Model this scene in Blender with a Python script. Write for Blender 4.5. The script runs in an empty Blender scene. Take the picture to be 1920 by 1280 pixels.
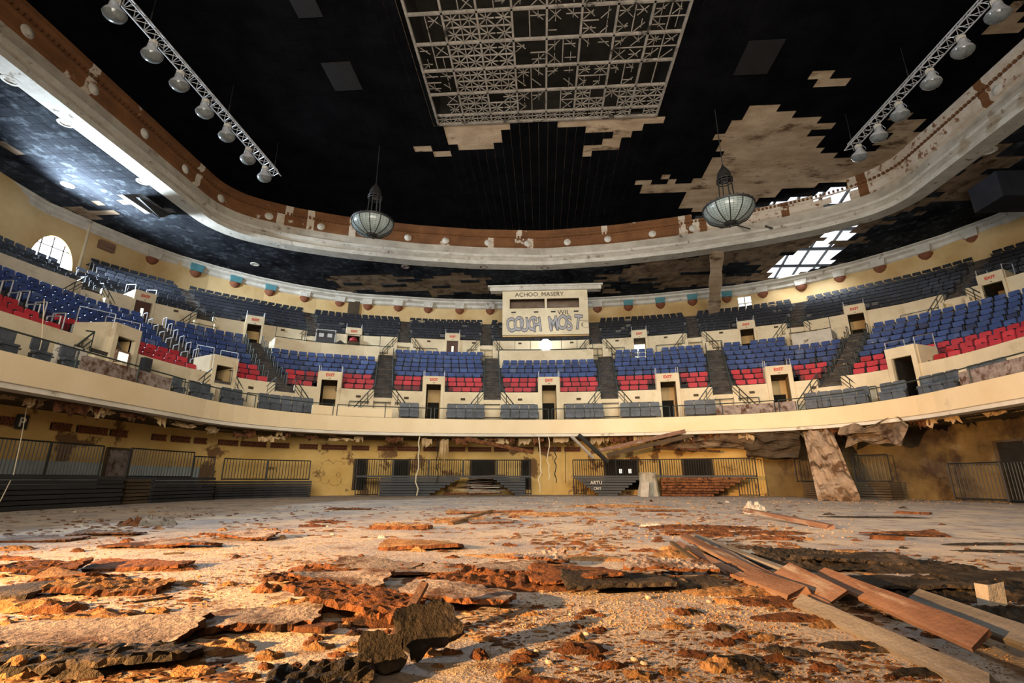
import bpy, math, random
from math import sin, cos, pi, radians, sqrt, atan2, floor
from mathutils import Vector, Matrix, noise
random.seed(7)
R = random.random
def U(a, b): return a + (b - a) * R()
C = bpy.context.scene.collection
sc = bpy.context.scene

# ---------------- camera ----------------
FPX, TH, YAW, CH = 910.0, radians(15.94), radians(3.5), 0.85
cam_d = bpy.data.cameras.new('camera'); cam = bpy.data.objects.new('camera', cam_d); C.objects.link(cam)
cam.location = (0, 0, CH); cam.rotation_euler = (pi/2 + TH, 0, YAW)
cam_d.sensor_width = 36; cam_d.lens = 36*FPX/1920; cam_d.clip_start = 0.05; cam_d.clip_end = 400
sc.camera = cam
# ---------------- world (overcast daylight outside) ----------------
w = bpy.data.worlds.new('sky'); sc.world = w; w.use_nodes = True
w.node_tree.nodes['Background'].inputs[0].default_value = (0.86, 0.92, 1.0, 1)
w.node_tree.nodes['Background'].inputs[1].default_value = 1.6
sc.view_settings.view_transform = 'Standard'; sc.view_settings.look = 'None'
sc.view_settings.exposure = 0.0; sc.view_settings.gamma = 1.0
try: sc.view_settings.use_curve_mapping = False
except Exception: pass
# ---------------- lights ----------------
def aim(o, t):
    o.rotation_euler = (Vector(t) - o.location).to_track_quat('-Z', 'Y').to_euler()
def light(name, kind, loc, power, color, target=None, **k):
    d = bpy.data.lights.new(name, kind); d.energy = power; d.color = color
    for a, b in k.items(): setattr(d, a, b)
    o = bpy.data.objects.new(name, d); C.objects.link(o); o.location = loc
    if target: aim(o, target)
    return o
# unseen soft fill light added behind the camera
light('camera_side_fill', 'AREA', (0.5, -3.2, 8.5), 5300, (1, 0.92, 0.80), (0.5, 24, 13), shape='RECTANGLE', size=22, size_y=9, spread=radians(112))
# warm lantern standing off to the side of the camera
light('warm_floor_lamp', 'SPOT', (-9.5, -2.6, 2.3), 34000, (1, 0.54, 0.20), (-2.6, 5.4, 0), spot_size=radians(60), spot_blend=0.9, shadow_soft_size=0.08)
# daylight pouring through the arched opening high on the side wall
light('arch_daylight', 'SPOT', (-30.8, 25.0, 16.6), 24000, (0.70, 0.85, 1), (10, 30, 9), spot_size=radians(165), spot_blend=0.3, shadow_soft_size=1.0)
# sky over the collapsed part of the roof
light('roof_hole_daylight', 'AREA', (20, 37.5, 24), 5200, (0.82, 0.9, 1), (16, 34, 0), shape='DISK', size=9)

# ---------------- helpers ----------------
def pt(px, py):
    u = px-960.; v = 640.-py
    f = FPX*cos(TH)-v*sin(TH); up = FPX*sin(TH)+v*cos(TH)
    return Vector((u*cos(YAW)-f*sin(YAW), u*sin(YAW)+f*cos(YAW), up))
def at(px, py, z):
    """the point of the hall at height z seen at photo pixel (px, py)"""
    r = pt(px, py); s = (z-CH)/r.z
    return Vector((r.x*s, r.y*s, z))
def atY(px, py, Y):
    r = pt(px, py); s = Y/r.y
    return Vector((r.x*s, Y, CH+r.z*s))
def proj(p):
    x, y, z = p[0], p[1], p[2]-CH
    u = x*cos(YAW)+y*sin(YAW); f = -x*sin(YAW)+y*cos(YAW)
    d = max(f*cos(TH)+z*sin(TH), 0.01); v = -f*sin(TH)+z*cos(TH)
    return 960+FPX*u/d, 640-FPX*v/d
def inpoly(x, y, P):
    c = False; j = len(P)-1
    for i in range(len(P)):
        if (P[i][1] > y) != (P[j][1] > y) and x < (P[j][0]-P[i][0])*(y-P[i][1])/(P[j][1]-P[i][1])+P[i][0]: c = not c
        j = i
    return c

class MB:
    def __init__(s): s.v = []; s.f = []; s.m = []
    def add(s, vs, fs, m=0):
        n = len(s.v); s.v += [tuple(p) for p in vs]; s.f += [tuple(i+n for i in f) for f in fs]; s.m += [m]*len(fs)
        return s
    def quad(s, a, b, c, d, m=0): return s.add([a, b, c, d], [(0, 1, 2, 3)], m)
    def box(s, lo, hi, M=None, m=0):
        x0, y0, z0 = lo; x1, y1, z1 = hi
        vs = [Vector(p) for p in ((x0,y0,z0),(x1,y0,z0),(x1,y1,z0),(x0,y1,z0),(x0,y0,z1),(x1,y0,z1),(x1,y1,z1),(x0,y1,z1))]
        if M is not None: vs = [M @ p for p in vs]
        return s.add(vs, [(3,2,1,0),(4,5,6,7),(0,1,5,4),(1,2,6,5),(2,3,7,6),(3,0,4,7)], m)
    def bar(s, a, b, w, h=None, m=0):
        a = Vector(a); b = Vector(b); h = h or w; d = b-a
        if d.length < 1e-5: return s
        d.normalize(); up = Vector((0,0,1)) if abs(d.z) < 0.95 else Vector((0,1,0))
        x = d.cross(up).normalized(); y = x.cross(d).normalized()
        x = x*w/2; y = y*h/2
        return s.add([a-x-y,a+x-y,a+x+y,a-x+y,b-x-y,b+x-y,b+x+y,b-x+y], [(0,1,2,3),(7,6,5,4),(0,4,5,1),(1,5,6,2),(2,6,7,3),(3,7,4,0)], m)
    def tube(s, a, b, r, r2=None, n=8, m=0):
        a = Vector(a); b = Vector(b); r2 = r if r2 is None else r2; d = b-a
        if d.length < 1e-5: return s
        d.normalize(); up = Vector((0,0,1)) if abs(d.z) < 0.95 else Vector((0,1,0))
        x = d.cross(up).normalized(); y = x.cross(d)
        vs = [a+(x*cos(2*pi*i/n)+y*sin(2*pi*i/n))*r for i in range(n)]+[b+(x*cos(2*pi*i/n)+y*sin(2*pi*i/n))*r2 for i in range(n)]
        return s.add(vs, [(i,(i+1)%n,n+(i+1)%n,n+i) for i in range(n)]+[tuple(range(n))[::-1], tuple(range(n,2*n))], m)
    def path(s, P, r, n=6, m=0):
        for a, b in zip(P, P[1:]): s.tube(a, b, r, n=n, m=m)
        return s
    def lathe(s, prof, n=24, c=(0,0,0), m=0, M=None):
        vs = []
        for r, z in prof:
            for i in range(n):
                p = Vector((c[0]+r*cos(2*pi*i/n), c[1]+r*sin(2*pi*i/n), c[2]+z)); vs.append(M @ p if M is not None else p)
        fs = []
        for k in range(len(prof)-1):
            for i in range(n): fs.append((k*n+i, k*n+(i+1)%n, (k+1)*n+(i+1)%n, (k+1)*n+i))
        return s.add(vs, fs, m)
    def merge(s, o, M):
        return s.add([M @ Vector(p) for p in o.v], o.f)
    def mesh(s, name, mats, smooth=False):
        me = bpy.data.meshes.new(name); me.from_pydata(s.v, [], s.f); 
        for m in (mats if isinstance(mats, (list, tuple)) else [mats]): me.materials.append(m)
        if any(s.m): me.polygons.foreach_set('material_index', s.m)
        if smooth: me.polygons.foreach_set('use_smooth', [True]*len(s.f))
        me.update(); return me
    def obj(s, name, mats, parent=None, smooth=False):
        o = bpy.data.objects.new(name, s.mesh(name, mats, smooth)); C.objects.link(o)
        if parent: o.parent = parent
        return o
def tag(o, label, cat, group=None, kind=None):
    if label: o['label'] = label
    if cat: o['category'] = cat
    if group: o['group'] = group
    if kind: o['kind'] = kind
    return o
def thing(name, label, cat, loc=(0,0,0), rz=0, group=None):
    o = bpy.data.objects.new(name, None); C.objects.link(o); o.location = loc; o.rotation_euler = (0,0,rz)
    o.empty_display_size = 0.2
    return tag(o, label, cat, group)
def struct(o, label=None): o['kind'] = 'structure'; 
def clone(root, loc, rz, label, group, scale=1):
    r = root.copy(); C.objects.link(r); r.location = loc; r.rotation_euler = (0,0,rz)
    if scale != 1: r.scale = (scale,)*3
    r['label'] = label; r['group'] = group
    for ch in list(root.children):
        c = ch.copy(); C.objects.link(c); c.parent = r
        for g in list(ch.children):
            d = g.copy(); C.objects.link(d); d.parent = c
    return r

# ---------------- materials ----------------
SPEC0 = ('black_ceiling_tile','painted_light_side_tile')
def mat(name, c1, c2=None, c3=None, sc1=1.5, t=(0.35, 0.65), sc3=0.8, t3=(0.6, 0.64), rough=0.85, bump=0.0, bsc=20, metal=0, coord='Position', det=6, stretch=(1,1,1), objrand=0, stretch3=None):
    m = bpy.data.materials.new(name); m.use_nodes = True; nt = m.node_tree; N = nt.nodes; L = nt.links
    b = N['Principled BSDF']; b.inputs['Roughness'].default_value = rough; b.inputs['Metallic'].default_value = metal
    if name in SPEC0: b.inputs['Specular IOR Level'].default_value = 0.0
    elif rough > 0.7: b.inputs['Specular IOR Level'].default_value = 0.25
    c2 = c2 or c1
    if coord == 'Position': src = N.new('ShaderNodeNewGeometry').outputs['Position']
    else: src = N.new('ShaderNodeTexCoord').outputs[coord]
    def nz(scale, detail, st):
        mp = N.new('ShaderNodeMapping'); mp.inputs['Scale'].default_value = st; L.new(src, mp.inputs['Vector'])
        if objrand:
            oi = N.new('ShaderNodeObjectInfo'); ml = N.new('ShaderNodeMath'); ml.operation = 'MULTIPLY'; ml.inputs[1].default_value = 37
            L.new(oi.outputs['Random'], ml.inputs[0]); cx = N.new('ShaderNodeCombineXYZ'); L.new(ml.outputs[0], cx.inputs[0]); L.new(cx.outputs[0], mp.inputs['Location'])
        n = N.new('ShaderNodeTexNoise'); n.inputs['Scale'].default_value = scale; n.inputs['Detail'].default_value = detail; n.inputs['Roughness'].default_value = 0.65
        L.new(mp.outputs[0], n.inputs['Vector']); return n.outputs['Fac']
    def ramp(f, a, bb):
        r = N.new('ShaderNodeMapRange'); r.inputs['From Min'].default_value = a; r.inputs['From Max'].default_value = bb; L.new(f, r.inputs['Value']); return r.outputs[0]
    def mix(f, a, bb):
        x = N.new('ShaderNodeMix'); x.data_type = 'RGBA'; L.new(f, x.inputs[0])
        for i, c in ((6, a), (7, bb)):
            if isinstance(c, tuple): x.inputs[i].default_value = (*c, 1)
            else: L.new(c, x.inputs[i])
        return x.outputs[2]
    col = mix(ramp(nz(sc1, det, stretch), *t), c1, c2)
    if c3: col = mix(ramp(nz(sc3, 8, stretch3 or stretch), *t3), col, c3)
    if objrand:
        oi = N.new('ShaderNodeObjectInfo'); r = N.new('ShaderNodeMapRange'); r.inputs['To Min'].default_value = 1-objrand; r.inputs['To Max'].default_value = 1+objrand*0.6
        L.new(oi.outputs['Random'], r.inputs['Value']); hs = N.new('ShaderNodeHueSaturation'); L.new(r.outputs[0], hs.inputs['Value']); L.new(col, hs.inputs['Color']); col = hs.outputs[0]
    L.new(col, b.inputs['Base Color'])
    if bump:
        bp = N.new('ShaderNodeBump'); bp.inputs['Strength'].default_value = bump; bp.inputs['Distance'].default_value = 0.05
        L.new(nz(bsc, 5, (1,1,1)), bp.inputs['Height']); L.new(bp.outputs[0], b.inputs['Normal'])
    return m
def emis(name, c, s):
    m = bpy.data.materials.new(name); m.use_nodes = True; b = m.node_tree.nodes['Principled BSDF']
    b.inputs['Base Color'].default_value = (*c, 1); b.inputs['Emission Color'].default_value = (*c, 1); b.inputs['Emission Strength'].default_value = s
    return m
M_floor = mat('dusty_concrete', (0.36,0.32,0.31), (0.60,0.48,0.36), (0.22,0.125,0.065), sc1=0.8, t=(0.40,0.60), sc3=2.6, t3=(0.54,0.66), rough=0.8, bump=0.5, bsc=14, det=10)
M_cream = mat('cream_plaster', (0.58,0.48,0.32), (0.72,0.62,0.43), (0.36,0.26,0.16), sc1=0.6, sc3=0.8, t3=(0.58,0.8), bump=0.1)
M_fascia = mat('fascia_plaster', (0.68,0.53,0.32), (0.76,0.63,0.42), (0.42,0.32,0.22), sc1=0.3, sc3=0.9, t3=(0.62,0.85), bump=0.1)
M_ledge = mat('white_ledge_paint', (0.55,0.50,0.41), (0.68,0.63,0.53), (0.25,0.19,0.12), sc1=0.8, sc3=1.3, t3=(0.62,0.72), bump=0.2)
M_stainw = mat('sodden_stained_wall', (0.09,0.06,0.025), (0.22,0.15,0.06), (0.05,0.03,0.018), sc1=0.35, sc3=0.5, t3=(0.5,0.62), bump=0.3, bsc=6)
M_grime = mat('grimy_cornice_plaster', (0.34,0.30,0.24), (0.50,0.45,0.37), (0.14,0.10,0.07), sc1=0.8, sc3=1.1, t3=(0.6,0.7), bump=0.3)
M_white = mat('white_plaster', (0.46,0.42,0.35), (0.62,0.58,0.50), (0.20,0.14,0.09), sc1=1.2, sc3=1.5, t3=(0.60,0.68), bump=0.3)
M_tan = mat('ochre_wall', (0.50,0.32,0.13), (0.64,0.47,0.24), (0.30,0.17,0.08), sc1=0.3, sc3=0.5, t3=(0.68,0.9), bump=0.1)
M_ochre = mat('peeling_ochre', (0.50,0.30,0.08), (0.62,0.42,0.15), (0.17,0.09,0.035), sc1=0.4, sc3=0.62, t3=(0.55,0.59), bump=0.35, bsc=8)
M_brown = mat('brown_frieze', (0.13,0.055,0.022), (0.20,0.085,0.032), (0.50,0.42,0.33), sc1=0.8, sc3=0.55, t3=(0.63,0.645), bump=0.2)
M_plaster = mat('raw_ceiling_plaster', (0.30,0.21,0.13), (0.48,0.37,0.25), (0.10,0.06,0.03), sc1=0.9, sc3=1.1, t3=(0.55,0.66), bump=0.5, bsc=6, stretch=(0.5,1,1))
M_dplaster = mat('dark_ceiling_plaster', (0.13,0.085,0.05), (0.30,0.215,0.14), (0.05,0.03,0.018), sc1=0.9, sc3=1.3, t3=(0.52,0.64), bump=0.5, bsc=6)  # darker plaster for the side ceiling and sagging soffit sheets
M_tile = mat('black_ceiling_tile', (0.003,0.003,0.0035), (0.006,0.006,0.007), None, sc1=0.5, rough=1.0)
M_rtile = mat('painted_light_side_tile', (0.010,0.010,0.012), (0.032,0.036,0.042), (0.11,0.125,0.14), sc1=0.35, sc3=1.7, t3=(0.53,0.80), rough=1.0, det=12)  # blue-grey mottle paints broken light onto the dark side tiles
M_conc = mat('dark_concrete_steps', (0.035,0.035,0.04), (0.09,0.085,0.08), (0.2,0.18,0.15), sc1=2, sc3=3, t3=(0.62,0.8), bump=0.3)
M_pan = mat('shaded_navy_plastic', (0.012,0.02,0.07), (0.02,0.035,0.10), rough=.6)  # blue seat pans: shade of the folded seat painted into the colour
M_rpan = mat('shaded_crimson_plastic', (0.12,0.008,0.012), (0.16,0.012,0.018), rough=.6)  # red seat pans, darkened the same way to paint in their shade
M_blue = mat('blue_plastic', (0.022,0.045,0.16), (0.042,0.08,0.23), (0.15,0.20,0.31), sc1=0.5, sc3=0.6, t3=(0.54,0.78), rough=0.55, objrand=0.3)  # pale patches paint roof light washing over the blue seats
M_red = mat('red_plastic', (0.42,0.018,0.03), (0.5,0.035,0.05), (0.35,0.12,0.12), sc1=0.5, sc3=1.5, t3=(0.62,0.85), rough=0.55, objrand=0.25)
M_black = mat('black_plastic', (0.014,0.016,0.024), (0.025,0.028,0.038), None, sc1=1, rough=0.5, objrand=0.3)
M_grey = mat('grey_blue_plastic', (0.05,0.06,0.075), (0.09,0.105,0.125), (0.2,0.2,0.2), sc1=4, sc3=6, t3=(0.62,0.8), rough=0.6, objrand=0.25)
M_iron = mat('black_iron', (0.009,0.009,0.009), (0.02,0.018,0.016), rough=0.6)
M_rail = mat('green_black_rail', (0.02,0.028,0.024), (0.04,0.05,0.045), rough=0.55)
M_lrail = mat('bare_steel_rail', (0.35,0.36,0.38), (0.5,0.5,0.52), rough=0.5, metal=0.3)
M_alu = mat('aluminium_truss', (0.42,0.42,0.42), (0.6,0.6,0.62), rough=0.45, metal=0.35)
M_dark = mat('dark_void', (0.012,0.010,0.008), (0.02,0.017,0.012), rough=0.95)
M_door = mat('brown_door', (0.06,0.022,0.014), (0.09,0.035,0.02), rough=0.6)
M_ply = mat('chocolate_steel', (0.05,0.035,0.02), (0.09,0.06,0.035), (0.25,0.17,0.1), sc1=1, sc3=1.2, t3=(0.62,0.75))
M_bleach = mat('dark_bleacher_boards', (0.008,0.009,0.011), (0.02,0.021,0.024), (0.09,0.085,0.08), sc1=0.8, sc3=1.2, t3=(0.66,0.8), rough=0.6, stretch=(1,1,3))
M_glass = mat('milky_lamp_glass', (0.23,0.28,0.27), (0.32,0.37,0.35), None, sc1=3, rough=0.25)
M_bulb = mat('smoky_lens_glass', (0.10,0.11,0.11), (0.18,0.19,0.185), None, sc1=4, rough=0.12)
M_teal = mat('teal_paint', (0.05,0.17,0.19), (0.08,0.22,0.24), rough=0.7)
M_rust = mat('rust_red_corbel', (0.17,0.06,0.03), (0.23,0.085,0.04), rough=0.8, sc1=5)
M_grille = mat('terracotta_grille', (0.17,0.055,0.022), (0.26,0.10,0.04), rough=0.85, sc1=9)
M_fibre = mat('rotten_brown_fibre', (0.07,0.025,0.010), (0.25,0.095,0.035), (0.022,0.010,0.006), sc1=5, sc3=6, t3=(0.55,0.62), bump=1.0, bsc=30, coord='Object', objrand=0.35, det=10)
M_fibre2 = mat('crumbled_ochre_fibre', (0.24,0.11,0.04), (0.48,0.28,0.13), (0.08,0.035,0.015), sc1=6, sc3=7, t3=(0.60,0.7), bump=1.0, bsc=35, coord='Object', objrand=0.3, det=10)
M_slab = mat('grey_tile_face', (0.20,0.15,0.13), (0.40,0.33,0.29), (0.10,0.05,0.03), sc1=4, sc3=3, t3=(0.5,0.62), bump=0.6, bsc=25, coord='Object', objrand=0.3, det=9)
M_sludge = mat('charred_black_fibre', (0.014,0.011,0.009), (0.06,0.045,0.032), (0.17,0.12,0.08), sc1=6, sc3=4, t3=(0.55,0.72), bump=1.0, bsc=30, coord='Object', rough=0.75, det=10)
M_plank = mat('weathered_plank', (0.13,0.065,0.042), (0.25,0.14,0.09), (0.30,0.24,0.19), sc1=2.5, sc3=1.3, t3=(0.55,0.62), bump=0.4, bsc=25, coord='Object', stretch=(0.3,3,3), objrand=0.25)
M_plankg = mat('greyed_plank', (0.14,0.12,0.10), (0.26,0.235,0.205), (0.17,0.10,0.07), sc1=2.5, sc3=1.0, t3=(0.6,0.66), bump=0.4, bsc=25, coord='Object', stretch=(0.3,3,3), objrand=0.15)
M_crumb = mat('ochre_crumbs', (0.20,0.10,0.045), (0.46,0.31,0.18), (0.10,0.05,0.025), sc1=9, sc3=7, t3=(0.55,0.6), coord='Position')
M_stone = mat('pale_rubble', (0.34,0.29,0.23), (0.50,0.44,0.36), (0.22,0.14,0.08), sc1=3, sc3=3, t3=(0.6,0.7), bump=0.5, coord='Object')
M_paintg = mat('silver_graffiti_paint', (0.30,0.29,0.30), (0.36,0.35,0.37), rough=0.6)
M_paintk = mat('black_graffiti_paint', (0.02,0.018,0.018), rough=0.6)
M_paintw = mat('white_graffiti_paint', (0.7,0.66,0.55), rough=0.7)
M_paintr = mat('red_sign_paint', (0.48,0.03,0.015), (0.55,0.05,0.02), rough=0.6)
M_olive = mat('faded_outline_paint', (0.30,0.20,0.06), rough=0.8)
M_lattice = mat('cream_lattice', (0.16,0.14,0.115), (0.27,0.235,0.195), (0.03,0.025,0.02), sc1=2, sc3=1.2, t3=(0.58,0.66))
M_sky = emis('overcast_sky_glow', (0.9,0.95,1.0), 14.0)
M_door_glow = emis('daylit_room', (0.95,0.96,0.80), 0.9)
M_flood = emis('flood_lamp_glow', (0.95,0.98,1.0), 10.0)
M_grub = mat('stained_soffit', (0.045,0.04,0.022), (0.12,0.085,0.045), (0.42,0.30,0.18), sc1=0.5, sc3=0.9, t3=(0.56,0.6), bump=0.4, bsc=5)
M_flake = mat('peeling_paint_flake', (0.34,0.22,0.10), (0.52,0.37,0.20), (0.2,0.11,0.05), sc1=3, sc3=2, t3=(0.6,0.7), coord='Object')
# ---------------- plan curve of the bowl ----------------
CX = 0.5; BR = 29.7; BY = -1.55; L1 = BR*radians(20); SR = 7.3; SX, SY = 7.65, 19.5; L2 = SR*radians(70)
KT = [(0,.875),(8,.90),(22,.99),(30,1.03),(45,1.05),(62,1.05),(76,1.01),(90,1.0)]
def kfac(ph):
    for (a, ka), (b, kb) in zip(KT, KT[1:]):
        if ph <= b: return ka+(kb-ka)*(ph-a)/(b-a)
    return 1.0
PHK = (0,20,35,50,65,75,85,90)
DK = [(2.4,(1.35,1.42,1.42,1.30,1.15,1.07,1.0,1.0)),(4.77,(1.32,1.40,1.40,1.34,1.22,1.16,1.13,1.13)),(9.57,(1.22,1.26,1.23,1.18,1.13,1.10,1.08,1.08)),(11,(1.22,1.22,1.19,1.12,1.06,1.03,1.03,1.03)),(17.37,(1.0,1.12,1.10,1.07,1.05,1.03,1.01,1.01)),(20.4,(.875,.985,1.04,1.055,1.05,1.015,1.0,1.0)),(22,(.86,.98,1.03,1.05,1.05,1.015,1.0,1.0))]
UNDER = False
def kf2(ph, d):
    for q in range(len(PHK)-1):
        if ph <= PHK[q+1] or q == len(PHK)-2: break
    t = max(0, min(1, (ph-PHK[q])/(PHK[q+1]-PHK[q]))); t = t*t*(3-2*t)
    def row(r): return r[q]+(r[q+1]-r[q])*t
    if d <= DK[0][0]: return row(DK[0][1])
    for (a, ra), (b, rb) in zip(DK, DK[1:]):
        if d <= b: return row(ra)+(row(rb)-row(ra))*(d-a)/(b-a)
    return row(DK[-1][1])
def base(s):
    a = abs(s); sg = -1 if s < 0 else 1
    if a <= L1: t = a/BR; x, y, nx, ny = BR*sin(t), BY+BR*cos(t), sin(t), cos(t)
    elif a <= L1+L2: t = radians(20)+(a-L1)/SR; x, y, nx, ny = SX+SR*sin(t), SY+SR*cos(t), sin(t), cos(t)
    else: x, y, nx, ny = SX+SR, SY-(a-L1-L2), 1.0, 0.0
    return sg*x, y, sg*nx, ny
def P2(s, d):
    x, y, nx, ny = base(s)
    ph = math.degrees(atan2(ny, abs(nx))); k = 1+(kfac(ph)-1)*max(0, min(1, d/20.4)) if UNDER else kf2(ph, d)
    return CX+x+nx*d*k, y+ny*d*k
def gsc(s, d):
    a, b = P2(s-.1, d), P2(s+.1, d); return sqrt((a[0]-b[0])**2+(a[1]-b[1])**2)/.2
def PV(s, d, z): x, y = P2(s, d); return Vector((x, y, z))
def facing(s, d=0):
    e = 0.05; a = P2(s-e, d); b = P2(s+e, d); return atan2(b[1]-a[1], b[0]-a[0])   # rotation that turns local -Y towards the arena
SMAX = L1+L2+23.5
def srange(a, b, st=0.8):
    n = max(1, int(math.ceil(abs(b-a)/st))); return [a+(b-a)*i/n for i in range(n+1)]
def s_of(px, d, z):
    lo, hi = -L1-L2-9, L1+L2+9
    for _ in range(40):
        m = (lo+hi)/2
        if proj(PV(m, d, z))[0] < px: lo = m
        else: hi = m
    return lo
def strip(mb, prof, a, b, st=0.8, m=0, mats=None):
    """sweep the profile [(d, z), ...] along the bowl from a to b"""
    S = srange(a, b, st); k = len(prof)
    vs = [PV(s, d, z) for s in S for d, z in prof]
    fs = [(i*k+j, (i+1)*k+j, (i+1)*k+j+1, i*k+j+1) for i in range(len(S)-1) for j in range(k-1)]
    n = len(mb.v); mb.v += [tuple(v) for v in vs]; mb.f += [tuple(x+n for x in f) for f in fs]
    mb.m += [(mats[j] if mats else m) for i in range(len(S)-1) for j in range(k-1)]
def spans(a, b, cuts):
    out = []; x = a
    for c, d in sorted(cuts):
        if d <= a or c >= b: continue
        if c > x: out.append((x, min(c, b)))
        x = max(x, d)
    if x < b: out.append((x, b))
    return out

ZF_TOP, ZF_BOT, ZBOX = 4.20, 3.41, 4.15
D0 = 2.4; TR = 0.8; RI = 0.53; Z0 = 5.80; NROW = 9
def rowd(i): return 2.6+TR*i
def rowz(i): return Z0+RI*i
ZCON = 10.15; DU = 11.0; UZ0 = 11.80; URI = 0.49; NUP = 8
def urd(i): return 11.2+TR*i
def urz(i): return UZ0+URI*i
ZTOP = 19.05
# landmarks: aisle and portal positions along the curve
AIS = [s_of(px, 6.0, 8.0) for px in (20, 335, 495, 721, 922, 1138, 1346, 1592)]
PORT = [s_of(px, D0, 5.6) for px in (225, 415, 615, 812, 1030, 1255, 1466, 1700)]
UAIS = [s_of(px, 14.0, 13.6) for px in (128, 362, 583, 759, 912, 1115, 1298, 1496, 1820)]
UPORT = [s_of(px, DU, 11.4) for px in (266, 475, 662, 848, 1200, 1402, 1607, 1866)]
AW = 0.52; PW = 0.60
print('AIS', [round(a,2) for a in AIS], 'PORT', [round(a,2) for a in PORT], 'UP', [round(a,2) for a in UAIS], [round(a,2) for a in UPORT], round(L1,2), round(L2,2))
def cut(s, d, w): g = gsc(s, d); return (s-w/g, s+w/g)
pcuts = [cut(p, D0, PW) for p in PORT]; ucuts = [cut(p, DU, PW*.95) for p in UPORT]

SLO = s_of(172, 17.0, 15.3)
def z_of(s, d, py):
    lo, hi = 0, 25
    for _ in range(40):
        m = (lo+hi)/2
        if proj(PV(s,d,m))[1] > py: lo = m
        else: hi = m
    return lo
# ---------------- setting ----------------
mb = MB(); mb.quad((-42,-4,0),(44,-4,0),(44,52,0),(-42,52,0)); o = mb.obj('floor', M_floor); struct(o)
# terraces
mb = MB()
strip(mb, [(0.12,ZBOX),(D0,ZBOX)], -SMAX, SMAX)
for i in range(NROW):
    prof = [(rowd(i)-.2 if i == 0 else rowd(i)-.0, rowz(i)), (rowd(i+1), rowz(i)), (rowd(i+1), rowz(i+1) if i < NROW-1 else ZCON)]
    cuts = pcuts if i < 2 else []
    for a, b in spans(-SMAX, SMAX, cuts): strip(mb, prof, a, b)
strip(mb, [(rowd(NROW),ZCON),(DU,ZCON)], -SMAX, SMAX)
for i in range(NUP):
    prof = [(urd(i)-.2 if i == 0 else urd(i), urz(i)), (urd(i+1), urz(i)), (urd(i+1), urz(i+1))]
    for a, b in spans(-SMAX if i < 4 else SLO, SMAX, ucuts if i < 2 else []): strip(mb, prof, a, b)
strip(mb, [(urd(NUP), urz(NUP)), (20.4, urz(NUP))], SLO, SMAX); strip(mb, [(urd(4), urz(4)), (20.4, urz(4))], -SMAX, SLO)
struct(mb.obj('floor_terrace', M_conc))
# fascia of the balcony
mb = MB(); strip(mb, [(0.12,ZBOX),(0.12,ZF_TOP),(0,ZF_TOP),(0,ZF_BOT),(0.05,ZF_BOT-.02),(0.05,ZF_BOT-.16),(0.45,ZF_BOT-.16)], -SMAX, SMAX, mats=[0,0,0,1,1,1])
struct(mb.obj('trim_1', [M_fascia, M_ledge]))
# box back wall
def wallband(name, d, z0, z1, cuts, matr, cap=0.16):
    mb = MB()
    for a, b in spans(-SMAX, SMAX, cuts):
        strip(mb, [(d,z0),(d,z1),(d+cap,z1),(d+cap,z0)], a, b)
        for s in (a, b): mb.quad(PV(s,d,z0), PV(s,d+cap,z0), PV(s,d+cap,z1), PV(s,d,z1))
    struct(mb.obj(name, matr))
wallband('wall_box_tier', D0, ZBOX, 6.2, pcuts+[cut(a, D0, AW) for a in AIS], M_cream)
mb = MB()
for a in AIS: strip(mb, [(D0,ZBOX),(D0,5.75)], *cut(a, D0, AW))
struct(mb.obj('wall_below_stairs', M_cream))
wallband('wall_upper_tier', DU, ZCON, 12.16, ucuts+[cut(a, DU, AW) for a in UAIS], M_cream)
mb = MB()
for a in UAIS: strip(mb, [(DU,ZCON),(DU,11.75)], *cut(a, DU, AW))
struct(mb.obj('wall_below_upper_stairs', M_cream))
# outer wall of the hall with arch opening on the window side
sA = s_of(104, 20.4, 16.4); AH = s_of(143, 20.4, 16)-sA; zaT = z_of(sA, 20.4, 434)
WZ = s_of(1398, 20.4, 16.9); WH = .62/gsc(WZ, 20.4)
mb = MB()
for a, b in spans(-SMAX, SMAX, [(sA-AH, sA+AH), (WZ-WH, WZ+WH)]): strip(mb, [(20.4,-0.0),(20.4,ZTOP+.1)], a, b, 1.2)
zarch = zaT-2.9
S = [sA-AH+2*AH*i/24 for i in range(25)]
for s, s2 in zip(S, S[1:]):
    za = zarch+sqrt(max(0, 1-((s-sA)/AH)**2))*2.5; zb = zarch+sqrt(max(0, 1-((s2-sA)/AH)**2))*2.5
    mb.quad(PV(s,20.4,za), PV(s2,20.4,zb), PV(s2,20.4,ZTOP+.1), PV(s,20.4,ZTOP+.1)); mb.quad(PV(s,20.4,0), PV(s2,20.4,0), PV(s2,20.4,zarch), PV(s,20.4,zarch))
    mb.quad(PV(s,20.4,za), PV(s2,20.4,zb), PV(s2,20.9,zb), PV(s,20.9,za))
strip(mb, [(20.4,0),(20.4,16.0)], WZ-WH, WZ+WH); strip(mb, [(20.4,18.1),(20.4,ZTOP+.1)], WZ-WH, WZ+WH)
struct(mb.obj('wall_outer', M_tan))
mb = MB(); strip(mb, [(20.85,zarch),(20.85,zaT+.2)], sA-AH-.1, sA+AH+.1, .3); o = mb.obj('window_1', M_sky); struct(o)
fr = MB()
for k in range(1, 4): s = sA-AH+2*AH*k/4; fr.bar(PV(s,20.75,zarch), PV(s,20.75,17.4), .06)
fr.bar(PV(sA-AH,20.75,16.2), PV(sA+AH,20.75,16.2), .06)
fr.obj('window_frame', M_iron, o)
mb = MB(); strip(mb, [(20.7,16.0),(20.7,18.1)], WZ-WH*1.1, WZ+WH*1.1); o = mb.obj('window_2', emis('frosted_window_light', (.9,.93,.95), 1.6)); struct(o)
fr = MB()
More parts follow.
